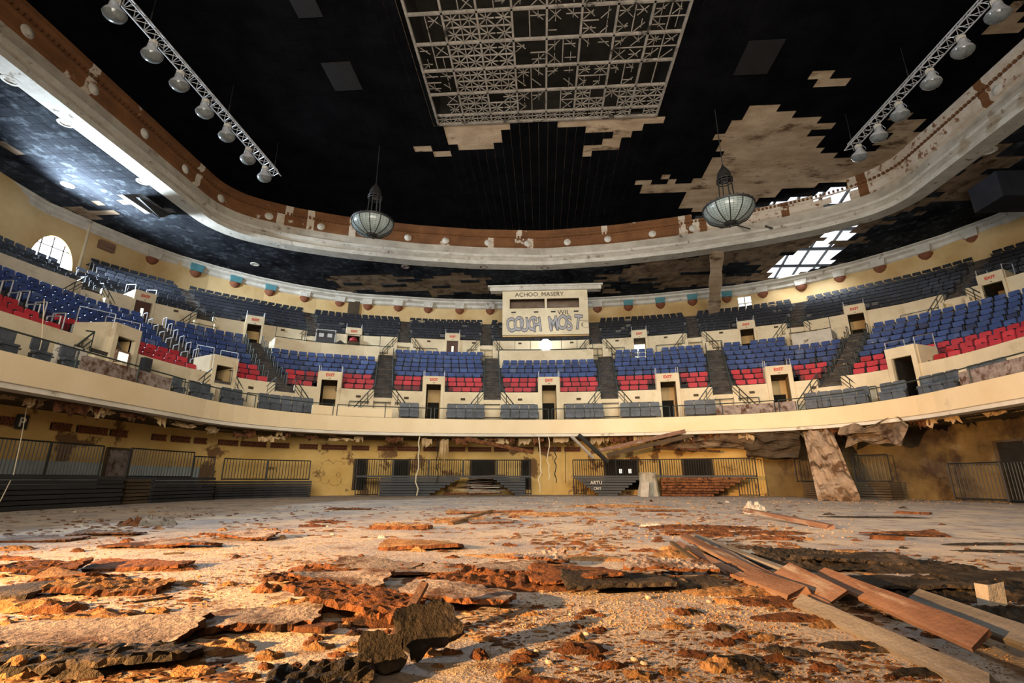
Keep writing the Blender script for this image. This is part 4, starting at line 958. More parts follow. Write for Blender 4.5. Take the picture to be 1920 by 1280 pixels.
# ---------------- undercroft ----------------
# terracotta vent grilles under the balcony
gx = [(0,27),(97,134),(146,202),(209,240),(286,312),(322,357),(365,388),(410,447),(452,500),(508,543),(562,596),(603,651),(658,691),(708,739),(745,788),(794,823),(842,872),(878,921),(926,955),(972,1001),(1009,1052),(1058,1088)]
for k, (p0, p1) in enumerate(gx):
    s0, s1 = s_of(p0, LDV-.05, 2.75), s_of(p1, LDV-.05, 2.75); sm = (s0+s1)/2; x, y = P2(sm, LDV-.05)
    Lg = sqrt(sum((a-b)**2 for a, b in zip(P2(s0,LDV), P2(s1,LDV))))
    rt = thing('vent_grille', 'terracotta lattice vent grille high on the ochre wall, %s from window side' % ordw(k), 'vent grille', (x,y,2.7), facing(sm, LDV), 'terracotta vent grilles under the balcony')
    mb = MB(); mb.box((-Lg/2,-.0,-.13),(Lg/2,.05,.13)); mb.obj('backing', M_dark, rt)
    mb = MB(); n = max(2, int(Lg/.14))
    for i in range(n):
        a = -Lg/2+Lg*i/n; b = -Lg/2+Lg*(i+1)/n; mb.bar((a,-.02,-.12),(b,-.02,.12),.035,.03); mb.bar((b,-.02,-.12),(a,-.02,.12),.035,.03)
    for z in (-.13,0,.13): mb.bar((-Lg/2,-.02,z),(Lg/2,-.02,z),.035,.03)
    mb.obj('lattice', M_grille, rt)
# barred barriers above the folded stages
def barrier(p0, p1, d, z0, z1, label, zref=1.5, gap=.12):
    s0, s1 = s_of(p0, d, zref), s_of(p1, d, zref); sm = (s0+s1)/2; x, y = P2(sm, d); o0 = Vector((x,y,0))
    rt = thing('barred_barrier', label, 'barrier', (x,y,0), 0, 'black barred barriers under the balcony')
    Lb = s1-s0; npn = max(1, round(Lb/1.9))
    for q in range(npn):
        a, b = s0+Lb*q/npn+.02, s0+Lb*(q+1)/npn-.02
        mb = MB()
        for zz in (z0+.05, z1-.05): mb.path([PV(t,d,zz)-o0 for t in srange(a,b,1.2)], .028, 5)
        for t in (a, b): mb.tube(PV(t,d,z0)-o0, PV(t,d,z1-.05)-o0, .032, n=5)
        n = max(2, int((b-a)/gap))
        for i in range(1, n): t = a+(b-a)*i/n; mb.tube(PV(t,d,z0+.05)-o0, PV(t,d,z1-.05)-o0, .019, n=4)
        mb.obj('barrier_panel_frame', M_iron, rt)
for p0, p1, d, z0, z1, lb in [
    (-40,190,1.9,.95,2.12,'black barred barrier on window side before the pale wall'),(240,362,1.8,.95,2.12,'black barred barrier beyond the grey doorway'),(362,402,1.8,.85,1.95,'short black barred barrier at the stage corner'),
    (418,582,2.0,.85,1.92,'black barred barrier at end wall before ochre graffiti'),(668,996,1.6,1.0,2.05,'long black barred barrier on the split folded stage'),(1074,1238,1.6,1.0,2.05,'black barred barrier behind the scribbled stage'),
    (1238,1418,1.6,1.0,2.05,'black barred barrier behind the rotten brown stage'),(1490,1532,1.8,.75,1.95,'short barred barrier beside the leaning plaster slab'),(1600,1668,1.8,.75,2.05,'barred barrier between leaning slab and brown wall'),
    (1775,1960,1.7,.1,1.55,'low dark barred barrier at the collapse side edge')]: barrier(p0,p1,d,z0,z1,lb)
barrier(669,712,1.0,.05,1.0,'low barred panel under the window end of the long stage'); barrier(975,996,1.0,.05,1.0,'low barred panel under the far end of long stage'); barrier(1074,1098,1.0,.05,1.0,'low barred panel at the scribbled stage end'); barrier(1380,1418,1.0,.05,1.0,'low barred panel under rotten brown stage end')
# folded stages: stacked decks
def bleacher(p0, p1, d0, d1, z1, label, inset0=0, inset1=0, mt=M_bleach, layers=7, ref=.5):
    s0, s1 = s_of(p0, d0, ref), s_of(p1, d0, ref); sm = (s0+s1)/2; x, y = P2(sm, d0); o0 = Vector((x,y,0))
    rt = thing('folded_bleacher', label, 'bleacher', (x,y,0), 0, 'folded bleachers under the balcony')
    for q in range(layers):
        f = q/(layers-1); za = z1*q/layers+.015; zb_ = z1*(q+1)/layers-.012; a = s0+inset0*(1-f); b = s1-inset1*(1-f); dd = d0+.05*(q%2)+U(0,.03)
        mb = MB(); strip(mb, [(dd,za),(dd,zb_),(d1,zb_),(d1,za),(dd,za)], a, b, 1.0)
        for s in (a, b): mb.quad(PV(s,dd,za), PV(s,d1,za), PV(s,d1,zb_), PV(s,dd,zb_))
        mb.v = [tuple(Vector(v)-o0) for v in mb.v]
        mb.obj('stage_deck', mt, rt)
    return rt
bleacher(-60,232,.55,2.0,1.0,'long dark folded bleacher along the window side')
bleacher(238,288,.75,2.0,.9,'short folded bleacher with lit step edges beside the grey doorway', mt=M_ply)
bleacher(290,403,.6,2.0,.98,'grey folded bleacher beyond the grey doorway')
bleacher(405,584,1.1,2.1,.82,'low black folded bleacher before ochre end wall')
bleacher(712,862,.9,1.9,1.0,'black folded bleacher with sloping end, window side of split', .0, 1.6)
bleacher(925,985,.9,1.9,1.0,'black stepped folded bleacher past the broken boards', 1.2, .0)
bleacher(1080,1200,.9,1.9,1.0,'black folded bleacher scribbled with pale graffiti', 1.2, 1.2)
bleacher(1240,1400,.8,1.9,1.0,'rotten brown folded bleacher behind the plaster stump', .0, 1.6, M_fibre)
bleacher(1505,1545,1.0,2.0,.75,'small folded bleacher beside leaning plaster slab', 0, 0, M_ply)
bleacher(1605,1668,1.0,2.0,.8,'brown folded bleacher between leaning slab and wall', 0, 0, M_ply)
# deck lip under the long barriers
for p0, p1, lb in ((668,996,'dark deck edge carrying the long barrier'),(1074,1418,'dark deck edge carrying the barriers past the centre')):
    s0, s1 = s_of(p0,.8,1), s_of(p1,.8,1); mb = MB(); strip(mb, [(.8,1.0),(.8,1.1),(1.9,1.1)], s0, s1); tag(mb.obj('stage_deck_edge', M_iron), lb, 'deck edge')
s = s_of(1118, .85, .7); x, y = P2(s, .82); rt = thing('stage_scribble', 'pale painted scribble on the black folded bleacher front', 'graffiti', (x,y,.55), facing(s,.8))
text_mesh('scribble_line', 'ARTU', .26, M_paintw, Matrix.Translation((0,-.02,.08)), rt, .0); text_mesh('scribble_line', 'CRIT', .2, M_paintw, Matrix.Translation((0.05,-.02,-.22)), rt, .0)
# outlined graffiti on ochre wall
s = s_of(623, LDV-.03, 1.3); x, y = P2(s, LDV-.03); rt = thing('outline_graffiti', 'faint outlined bubble graffiti on ochre wall between bleachers', 'graffiti', (x,y,0), facing(s,LDV))
mb = MB()
def arcs(cx, cz, rx, rz_, a0, a1, w=.035):
    n = 10
    for q in range(n):
        t0, t1 = a0+(a1-a0)*q/n, a0+(a1-a0)*(q+1)/n; mb.bar((cx+rx*cos(t0),-.01,cz+rz_*sin(t0)),(cx+rx*cos(t1),-.01,cz+rz_*sin(t1)),w,.01)
for cx, cz, rx, rz_, a0, a1 in ((-.85,.95,.28,.22,pi,2*pi),(-.35,.9,.25,.25,pi,2*pi),(.2,.85,.35,.3,pi,2*pi+.6),(.85,.8,.35,.25,pi,2*pi),(-.9,1.7,.3,.2,0,pi),(-.3,1.75,.3,.2,0,pi),(.3,1.75,.3,.18,0,pi),(.95,1.7,.35,.25,0,pi),(.35,1.15,.1,.14,0,2*pi),(-.6,1.3,.1,.3,0,2*pi)): arcs(cx,cz,rx,rz_,a0,a1)
mb.obj('painted_outline', M_olive, rt)
# P sign
p = s_of(39, LDV-.06, 2.75); x, y = P2(p, LDV-.1); rt = thing('parking_letter_sign', 'small black sign with pale letter P beside the vent grille', 'sign', (x,y,2.72), facing(p,LDV))
mb = MB(); mb.box((-.2,-.02,-.24),(.2,.0,.24)); mb.obj('sign_plate', M_iron, rt); text_mesh('sign_letter', 'P', .42, M_paintw, Matrix.Translation((0,-.03,-.15)), rt, .01)
# openings in the ochre wall behind the bars
def opening(px, w, z0, z1, label, mt=M_dark, glow=None):
    s = s_of(px, LDV-.04, 1.5); x, y = P2(s, LDV-.06); rt = thing('service_doorway', label, 'doorway', (x,y,0), facing(s,LDV), None)
    mb = MB(); mb.box((-w/2,.0,z0),(w/2,.05,z1)); mb.obj('opening', mt, rt)
    mb = MB(); 
    for sx in (-w/2,w/2): mb.box((sx-.06,-.05,z0),(sx+.06,.04,z1+.06))
    mb.box((-w/2,-.05,z1),(w/2,.04,z1+.08)); mb.obj('door_frame', M_ply, rt)
    if glow:
        mb = MB(); 
        for gx_ in glow: mb.box((gx_-.08,-.02,1.25),(gx_+.08,.0,1.5))
        mb.obj('lit_gap', M_door_glow, rt)
opening(218,1.1,0,2.05,'grey double doorway between two window side barriers', M_slab)
opening(752,.95,.3,2.0,'dark doorway behind the long barrier, window side'); opening(905,1.5,.3,2.0,'dark double doorway behind the long barrier'); opening(1165,2.0,.3,2.0,'dark doorway with two bright gaps behind the scribbled stage', M_dark, (-.05,.5)); opening(1308,1.6,.3,2.0,'dark doorway behind the rotten brown stage'); opening(676,.7,.3,2.0,'narrow dark doorway beside ochre graffiti wall')
opening(986,.5,.3,2.0,'narrow dark recess at the far end of long barrier'); opening(1905,1.2,0,2.3,'black doorway at the collapse side edge')
# white painted dado behind window side barriers
mb = MB(); strip(mb, [(LDV-.03,0),(LDV-.03,1.5),(LDV,1.5)], s_of(-60,LDV,1), s_of(196,LDV,1)); strip(mb, [(LDV-.03,0),(LDV-.03,1.45),(LDV,1.45)], s_of(240,LDV,1), s_of(372,LDV,1)); o = mb.obj('trim_5', mat('pale_blue_dado', (.30,.36,.36), (.42,.47,.45), (.05,.05,.05), sc1=.8, sc3=.7, t3=(.55,.62))); struct(o)
# torn soffit scraps hanging under the balcony
def scrap(px, py, w, h, label, mt, d=.6, seed=0):
    s = s_of(px, d, 3.0); x, y = P2(s, d); zc = atY(px, py, y).z; rnd = random.Random(seed); mb = MB(); n = 7
    top = [(-w/2+w*i/n, zc+h*.5+rnd.uniform(-.05,.05)) for i in range(n+1)]; bot = [(-w/2+w*i/n, zc-h*.5+rnd.uniform(-.5,.5)*h) for i in range(n+1)]
    vs = [(a, rnd.uniform(-.05,.05), z-zc) for a, z in top]+[(a, rnd.uniform(-.12,.12), z-zc) for a, z in bot]
    k = len(vs); vs += [(a, b+.03, c) for a, b, c in vs]
    fs = [(i,i+1,n+2+i,n+1+i) for i in range(n)]+[(k+n+1+i,k+n+2+i,k+i+1,k+i) for i in range(n)]+[(n+1+i,n+2+i,k+n+2+i,k+n+1+i) for i in range(n)]
    mb.add(vs, fs); o = mb.obj('torn_soffit_scrap', mt); o.location = (x,y,zc); o.rotation_euler = (0,0,facing(s,d)); tag(o, label, 'hanging scrap', 'scraps hanging from the balcony soffit')
SCR = [(135,766,1.2,.35),(172,766,.7,.22),(192,772,.9,.16),(250,780,1.2,.14),(345,797,1.2,.12),(398,806,.7,.2),(455,816,1.0,.22),(500,822,.8,.18),(520,820,.9,.12),(585,820,.6,.2),(640,824,1.3,.12),(672,822,.5,.25),(735,824,.7,.25),(800,828,.6,.4),(833,838,.5,.9),(862,825,.9,.35),(945,826,1.0,.3),(985,826,.8,.35),(1010,826,.6,.3),(1052,822,.9,.3),(1120,826,.8,.3),(1160,823,.9,.25),(1210,820,.8,.28),(1250,816,.9,.2),(1330,815,1.0,.2),(1400,814,.8,.3),(1500,814,.7,.35),(1560,808,.8,.35),(1610,800,.9,.3),(1660,796,.9,.2),(1720,790,.9,.25),(1780,780,1.0,.2),(1850,768,.9,.3)]
for k, (px, py, w_, h_) in enumerate(SCR): scrap(px, py, w_, h_, '%s scrap of torn soffit under the balcony lip, %s from window side' % ('cream' if k%3 else 'brown', ordw(k)), M_flake if k%3 else M_fibre, .55+.2*(k%3), k)
rq = random.Random(77)
for k in range(60):
    px = rq.uniform(20, 1900); s_ = s_of(px, .8, 3.2); x, y = P2(s_, .8); q = proj((x,y,3.22)); scrap(px, q[1]+rq.uniform(0,4), rq.uniform(.25,.7), rq.uniform(.12,.34), 'small ragged %s flake curling from the soffit %s' % ('tan' if k%2 else 'dark brown', 'above the window side barriers' if px < 400 else 'before the ochre graffiti wall' if px < 665 else 'over the long barrier' if px < 1000 else 'between long barrier and scribbled stage' if px < 1240 else 'over the rotten brown stage' if px < 1500 else 'past the leaning plaster slab'), M_flake if k%2 else M_fibre, .5+rq.uniform(0,.9), k+100)
# hanging cables
def cable(pts, label, mt, r=.012):
    mb = MB(); mb.path(pts, r, 5); tag(mb.obj('hanging_cable', mt), label, 'cable')
def hang(px0, py0, px1, py1, Y, label, mt, r=.02, n=9, sag=.1, seed=1):
    rnd = random.Random(seed); a = atY(px0,py0,Y); b = atY(px1,py1,Y); b.z = max(b.z,.02)
    cable([a.lerp(b,i/n)+Vector((rnd.uniform(-sag,sag) if 0<i<n else 0,0,0)) for i in range(n+1)], label, mt, r)
hang(787,818,781,929,27.5,'pale frayed cable hanging to the floor before the long barrier',M_cream,.035,seed=3); hang(823,824,818,905,28,'dark cable hanging before the long barrier',M_iron,.03,seed=4)
hang(1010,818,1013,922,28.5,'longer white cord hanging over the bare ochre wall',M_cream,.035,seed=5); hang(1028,818,1029,900,28.5,'shorter white cord hanging over the bare ochre wall',M_cream,.03,seed=6); hang(1042,832,1043,905,28.5,'dark cord hanging beside the two white cords',M_iron,.03,seed=7); hang(1060,845,1060,905,28.8,'thin dark pipe on the ochre wall past the cords',M_iron,.02,sag=.01)
a = atY(58,722,14.5); cable([atY(83,560,14.0), atY(78,640,14.0), a, atY(40,820,13.8), atY(25,890,13.5), atY(0,940,13.0)], 'thin cream cable hanging over the window side fascia down to the bleacher', M_cream, .012)
# fallen beams under the balcony past the centre
def beam(a, b, w, h, label, mt, name='fallen_beam', cat='beam'):
    mb = MB(); c = (Vector(a)+Vector(b))/2; mb.bar(Vector(a)-c, Vector(b)-c, w, h); o = mb.obj(name, mt); o.location = c; tag(o, label, cat)
Yb = 28.6
beam(atY(1108,848,Yb), atY(1285,808,27.2), .14,.2,'pale fallen timber slanting up toward the collapse side', M_plank)
beam(atY(1138,853,Yb), atY(1300,815,27.4), .12,.22,'darker fallen timber just below the pale slanting one', M_ply)
beam(atY(1085,815,27.6), atY(1140,866,28.4), .14,.2,'dark fallen beam leaning down behind the scribbled stage barrier', M_iron)
beam(atY(1072,818,27.4), atY(1112,858,28.4), .13,.12,'white broken batten leaning down from the soffit', M_stone)
beam(atY(873,822,27.6), atY(1000,848,28.4), .12,.2,'long dark plank sagging under balcony before the centre', M_fibre)
beam(atY(1225,838,28.6), atY(1350,846,28.8), .1,.12,'thin brown batten lying level under the collapsed soffit', M_fibre)
# sagging soffit sheet on the collapse side
def sheet(name, quad, mt, label, cat, nn=10, amp=.25, th=.06, seed=2):
    mb = MB(); a, b, c, d = [Vector(q) for q in quad]; vs = []; nrm = (b-a).cross(d-a).normalized()
    for i in range(nn+1):
        for j in range(nn+1):
            u, v = i/nn, j/nn; p = a.lerp(b,u).lerp(d.lerp(c,u),v); e = 1 if 0<i<nn and 0<j<nn else .5
            vs.append(p+nrm*noise.noise(Vector((i*.35,j*.35,seed)))*amp*2+Vector((noise.noise(Vector((i,j,seed+5)))*amp*e,0,noise.noise(Vector((i,j,seed+9)))*amp*.6*e)))
    k = len(vs); vs += [v+nrm*th for v in vs]; fs = []
    for i in range(nn):
        for j in range(nn):
            q = (i*(nn+1)+j,(i+1)*(nn+1)+j,(i+1)*(nn+1)+j+1,i*(nn+1)+j+1); fs += [q, tuple(k+t for t in q[::-1])]
    e1 = [i*(nn+1) for i in range(nn+1)]; e2 = [i*(nn+1)+nn for i in range(nn+1)]; e3 = list(range(nn+1)); e4 = [nn*(nn+1)+j for j in range(nn+1)]
    for E_ in (e1,e2,e3,e4): fs += [(p,q,k+q,k+p) for p, q in zip(E_,E_[1:])]
    mb.add(vs, fs); o = mb.obj(name, mt); tag(o, label, cat); return o
sheet('sagging_soffit_sheet', [atY(1270,812,28),atY(1420,808,26.5),atY(1395,845,28.5),atY(1250,838,29.5)], M_dplaster, 'brown soffit sheet sagging above the rotten stage barrier', 'soffit sheet', amp=.2)
sheet('sagging_soffit_sheet', [atY(1395,812,27),atY(1500,808,25),atY(1500,850,26.5),atY(1400,862,28)], M_ply, 'grey brown soffit sheet drooping beside the leaning slab', 'soffit sheet', amp=.25, seed=4)
sheet('sagging_soffit_sheet', [atY(1575,800,24),atY(1710,785,21),atY(1690,835,22.5),atY(1590,830,24.5)], M_dplaster, 'rolled brown soffit sheet bulging past the leaning slab', 'soffit sheet', amp=.35, seed=6)
# leaning plaster slab
sheet('leaning_plaster_slab', [atY(1505,808,25.3),atY(1560,806,24.6),atY(1612,929,21.6),atY(1532,931,22.6)], mat('pink_stained_plaster', (.26,.17,.10),(.44,.32,.22),(.13,.07,.035),sc1=1.6,sc3=1.8,t3=(.52,.60),bump=.4), 'broad stained plaster slab leaning from balcony lip to floor', 'plaster slab', 16, .2, .35, 3)
# plaster stump
c0 = at(1218, 930, 0); y_ = c0.y
mb = MB(); prof = [(.62,0),(.58,.3),(.5,.7),(.46,1.1),(.47,1.22),(.1,1.2)]; vs = []
for r, z in prof:
    for i in range(14): t = 2*pi*i/14; rr = r*(1+.16*noise.noise(Vector((cos(t)*1.5,sin(t)*1.5,z*2)))); vs.append((rr*cos(t), rr*.7*sin(t), z*(1+.05*sin(3*t))))
mb.add(vs, [(k*14+i,k*14+(i+1)%14,(k+1)*14+(i+1)%14,(k+1)*14+i) for k in range(5) for i in range(14)]); o = mb.obj('plaster_stump', mat('mossy_plaster', (.30,.27,.20),(.46,.42,.34),(.16,.10,.05),sc1=2,sc3=1.5,t3=(.5,.6),stretch=(1,1,.3),bump=.5), None); o.location = c0; tag(o, 'pale streaked plaster stump standing before the rotten brown stage', 'stump')
beam(at(1205,931,.0)+Vector((0,-.5,0)), at(1209,931,.0)+Vector((.1,.0,.75)), .42,.08,'small white board propped on the plaster stump', M_stone, 'propped_board', 'board')
# collapsed boards heap on the stage
cb = at(905, 927, 0); rnd = random.Random(5)
for k in range(22):
    z = .08+k*.048; wv = 2.3-(k*.055); a = Vector((rnd.uniform(-wv,-wv*.3)*.8, -1.3+rnd.uniform(-.15,.15)+k*.06, z)); L_ = rnd.uniform(1.2,2.6)
    beam(cb+a, cb+a+Vector((L_, rnd.uniform(-.3,.3), rnd.uniform(-.06,.08))), .28, .045, 'weathered board in the collapsed heap before the long barrier, %s from bottom' % ordw(k), (M_plank, M_plankg, M_stone)[k%3], 'heap_board', 'board')
beam(cb+Vector((-2.2,-1.4,.06)), cb+Vector((1.0,-1.5,.12)), .1,.1,'red brown timber lying before the collapsed board heap', M_fibre)
# brown lumpy earth-like bank at collapse side
mb = MB(); c1 = at(1770, 930, 0); mb.lathe([(1.5,0),(1.2,.3),(.7,.8),(.3,1.2),(0,1.3)], 14); mb.v = [(x*(1+.2*noise.noise(Vector((x,y,z)))), y*.6, z*(1+.2*noise.noise(Vector((x*2,y*2,3))))) for x, y, z in mb.v]; o = mb.obj('plaster_heap', M_stone, None, True); o.location = c1; tag(o, 'grey plaster heap slumped beside the low barrier, collapse side', 'heap')

# ---------------- floor debris ----------------
def lump(name, px, py, wx, wy, h, mt, label, cat, seed, rz=0, group=None, rough=.5, n=None, z0=0):
    """irregular crumbly mound"""
    rnd = random.Random(seed); c = at(px, py, 0); nx = n or max(10, min(56, int(wx/.035))); ny = n or max(8, min(40, int(wy/.035))); vs = []
    for i in range(nx+1):
        for j in range(ny+1):
            u, v = i/nx*2-1, j/ny*2-1; r = sqrt(u*u+v*v); e = max(0, 1-r**2.2*(1+.5*noise.noise(Vector((u*2,v*2,seed)))))
            k = max(wx, wy); hh = h*e**.6*(.55+.6*noise.noise(Vector((u*wx*7,v*wy*7,seed*1.7)))+rough*1.6*abs(noise.noise(Vector((u*wx*22,v*wy*22,seed))))) if e > 0 else 0
            vs.append((u*wx/2*(1+.1*noise.noise(Vector((v*3,u,seed)))), v*wy/2, max(hh, 0) if e > 0 else -.01))
    vs = [(x, y, z+z0) for x, y, z in vs]
    mb = MB(); mb.add(vs, [(i*(ny+1)+j,(i+1)*(ny+1)+j,(i+1)*(ny+1)+j+1,i*(ny+1)+j+1) for i in range(nx) for j in range(ny)])
    mb.f = [f for f in mb.f if any(mb.v[i][2] > z0-.005 for i in f)]; mb.m = [0]*len(mb.f)
    o = mb.obj(name, mt); o.location = c; o.rotation_euler = (0,0,rz); tag(o, label, cat, group); return o
def tile(px, py, wx, wy, th, rz, tilt, label, seed, face=M_slab, edge=M_fibre, lift=0, name='fallen_ceiling_tile'):
    """warped ceiling tile with ragged crumbling edges: grey face, brown fibre core"""
    rnd = random.Random(seed); c = at(px, py, 0); nx, ny = max(8,int(wx/.03)), max(6,int(wy/.03)); vs = []; k = (nx+1)*(ny+1)
    def P(i, j, top):
        u, v = i/nx*2-1, j/ny*2-1; x, y = u*wx/2, v*wy/2; ed = max(abs(u), abs(v))
        if i in (0, nx): x += .05*noise.noise(Vector((y*14,seed,top)))
        if j in (0, ny): y += .05*noise.noise(Vector((x*14,seed+3,top)))
        if abs(u) > .8 and abs(v) > .7: x *= .96; y *= .95
        z = th*top+.024*noise.noise(Vector((x*3,y*3,seed)))+(.006+.02*(seed%3 == 0))*noise.noise(Vector((x*30,y*30,seed)))*top+.05*u*v*((seed%5)-2)*.3
        return (x, y, z)
    for top in (0, 1):
        for i in range(nx+1):
            for j in range(ny+1): vs.append(P(i, j, top))
    mb = MB(); T = Matrix.Rotation(radians(tilt[0]),4,'X') @ Matrix.Rotation(radians(tilt[1]),4,'Y'); vs = [T @ Vector(v) for v in vs]; zm = min(v.z for v in vs); vs = [(v.x,v.y,v.z-zm+lift-.004) for v in vs]
    fs = []; ms = []
    for i in range(nx):
        for j in range(ny):
            q = (i*(ny+1)+j,(i+1)*(ny+1)+j,(i+1)*(ny+1)+j+1,i*(ny+1)+j+1); fs.append(q[::-1]); ms.append(1); fs.append(tuple(k+t for t in q)); ms.append(0)
    for E_ in ([i*(ny+1) for i in range(nx+1)], [i*(ny+1)+ny for i in range(nx+1)], list(range(ny+1)), [nx*(ny+1)+j for j in range(ny+1)]):
        for p, q in zip(E_, E_[1:]): fs.append((p,q,k+q,k+p)); ms.append(1)
    mb.add(vs, fs); mb.m = ms; o = mb.obj(name, [face, edge]); o.location = c; o.rotation_euler = (0,0,rz); tag(o, label, 'ceiling tile', 'fallen ceiling tiles'); return o
TL = [
 (858,1137,.78,.40,.05,-.12,(3,4),'large flat tile with pale grained face propped over the dark tile',M_slab,.05),
 (480,1170,.75,.42,.06,.25,(2,-3),'thick brown tile lying before the dark slanting slab pair',M_slab,.0),
 (660,1150,.95,.34,.06,-.35,(4,8),'long reddish tile covered in brown crumbs beside the pale grained tile',M_fibre,.02),
 (450,1012,1.05,.42,.05,.02,(4,2),'grey tile with lifted edge on the window side, farthest of its group',M_slab,.02),
 (340,1026,1.0,.35,.05,-.1,(2,0),'curled grey tile just before the lifted grey tile',M_slab,.0),
 (200,1003,1.1,.4,.03,.0,(2,0),'thin grey tile lying near the window side debris line',M_slab,.0),
 (75,1013,1.1,.5,.04,.1,(1,0),'thin dusty tile at the window side edge, farther row',M_slab,.0),
 (270,1025,1.0,.4,.04,.1,(3,0),'rounded brown tile touching the curled grey tile',M_fibre,.0),
 (62,1078,.85,.30,.06,.12,(5,0),'brick-brown tile with dark broken edge, nearest the photo corner group',M_fibre,.02),
 (130,1088,.55,.25,.04,.1,(3,0),'narrow ochre tile before the brick-brown tile',M_fibre2,.0),
 (262,1066,.95,.30,.05,.1,(3,0),'mottled brown tile slanting beyond the ochre crumbs',M_fibre,.0),
 (205,1110,.8,.34,.07,.25,(4,5),'thick ochre tile with ragged dark lifted end',M_fibre2,.0),
 (15,1118,.5,.3,.06,.1,(3,0),'dark broken tile at the frame edge',M_sludge,.0),
 (120,1208,1.3,.5,.05,.1,(1,0),'very large grey tile sheet in the near corner',M_slab,.0),
 (90,1250,1.3,.3,.05,.15,(4,0),'charred black tile edge below the big grey sheet',M_sludge,.0),
 (705,1070,.85,.36,.05,-.05,(5,3),'ridged brown tile with dark end near the red brown heap',M_slab,.02),
 (795,1078,.7,.35,.04,.1,(3,0),'pale dusty tile next to the ridged brown tile',M_slab,.03),
 (590,1092,.8,.35,.05,.3,(3,3),'rust brown tile half buried before the heap',M_fibre,.0),
 (640,1098,.8,.4,.04,-.1,(2,2),'wide reddish tile under loose crumbs',M_slab,.02),
 (790,1029,1.05,.38,.07,.0,(3,0),'ochre rounded tile with blue-shadowed end beyond the heap',M_fibre2,.0),
 (752,991,1.1,.4,.10,.0,(2,0),'small ochre bolster-like tile out on the sandy floor',M_fibre2,.0),
 (920,980,.9,.5,.05,.3,(3,0),'grey broken tile at end of the crossed sticks',M_slab,.0),
 (960,1085,.65,.3,.05,.1,(4,0),'grey scuffed tile on top of the red brown heap',M_slab,.06),
 (1010,1062,.6,.3,.04,.2,(4,0),'pinkish tile lying on the far rim of heap',M_slab,.05),
 (1080,1100,.75,.4,.04,.0,(5,0),'smooth brown tile on the slope of heap',M_fibre,.05),
 (1160,1108,.9,.36,.05,.15,(8,3),'black charred tile arched over at heap end',M_sludge,.05),
 (1255,1082,.8,.36,.04,-.05,(6,0),'pinkish grey patterned tile at the collapse-side heap end',M_slab,.08),
 (1275,1100,.7,.3,.06,.0,(4,0),'dark fibrous tile under the patterned tile',M_sludge,.0),
 (1600,1062,1.1,.4,.05,.0,(3,0),'dark tile in the black debris drift beyond planks',M_sludge,.04),
 (1500,1052,.9,.4,.05,.1,(3,0),'black brown tile at near end of the black drift',M_sludge,.03),
 (1700,1110,1.1,.4,.04,.0,(2,0),'flat black tile in the second dark drift',M_sludge,.04),
 (1880,1090,1.0,.4,.04,.0,(2,0),'dark wet tile behind the white block',M_sludge,.0),
 (1310,1003,1.0,.4,.04,.0,(2,0),'reddish thin tile in the far rust patch',M_fibre,.0),
 (1695,1004,1.2,.4,.03,.0,(2,0),'flat brown tile far on the collapse-side floor',M_fibre,.0),
 (880,963,1.2,.4,.05,.1,(2,0),'brown plank-like tile near crossed sticks',M_fibre2,.0),
 (655,955,1.3,.4,.03,.0,(2,0),'thin brown tile far out before ochre wall',M_fibre,.0),
 (1240,958,1.4,.5,.05,.1,(2,0),'sandy tile in the far pale rubble line',M_fibre2,.0),
]
for k, t in enumerate(TL):
    px, py, wx, wy, th, rz, tl, lb, face, lift = t; tl = (tl[0]*.7, tl[1]*.7); tile(px, py, wx, wy, th*.62, rz, tl, lb, k+1, face, M_fibre if face is not M_sludge else M_sludge, lift)
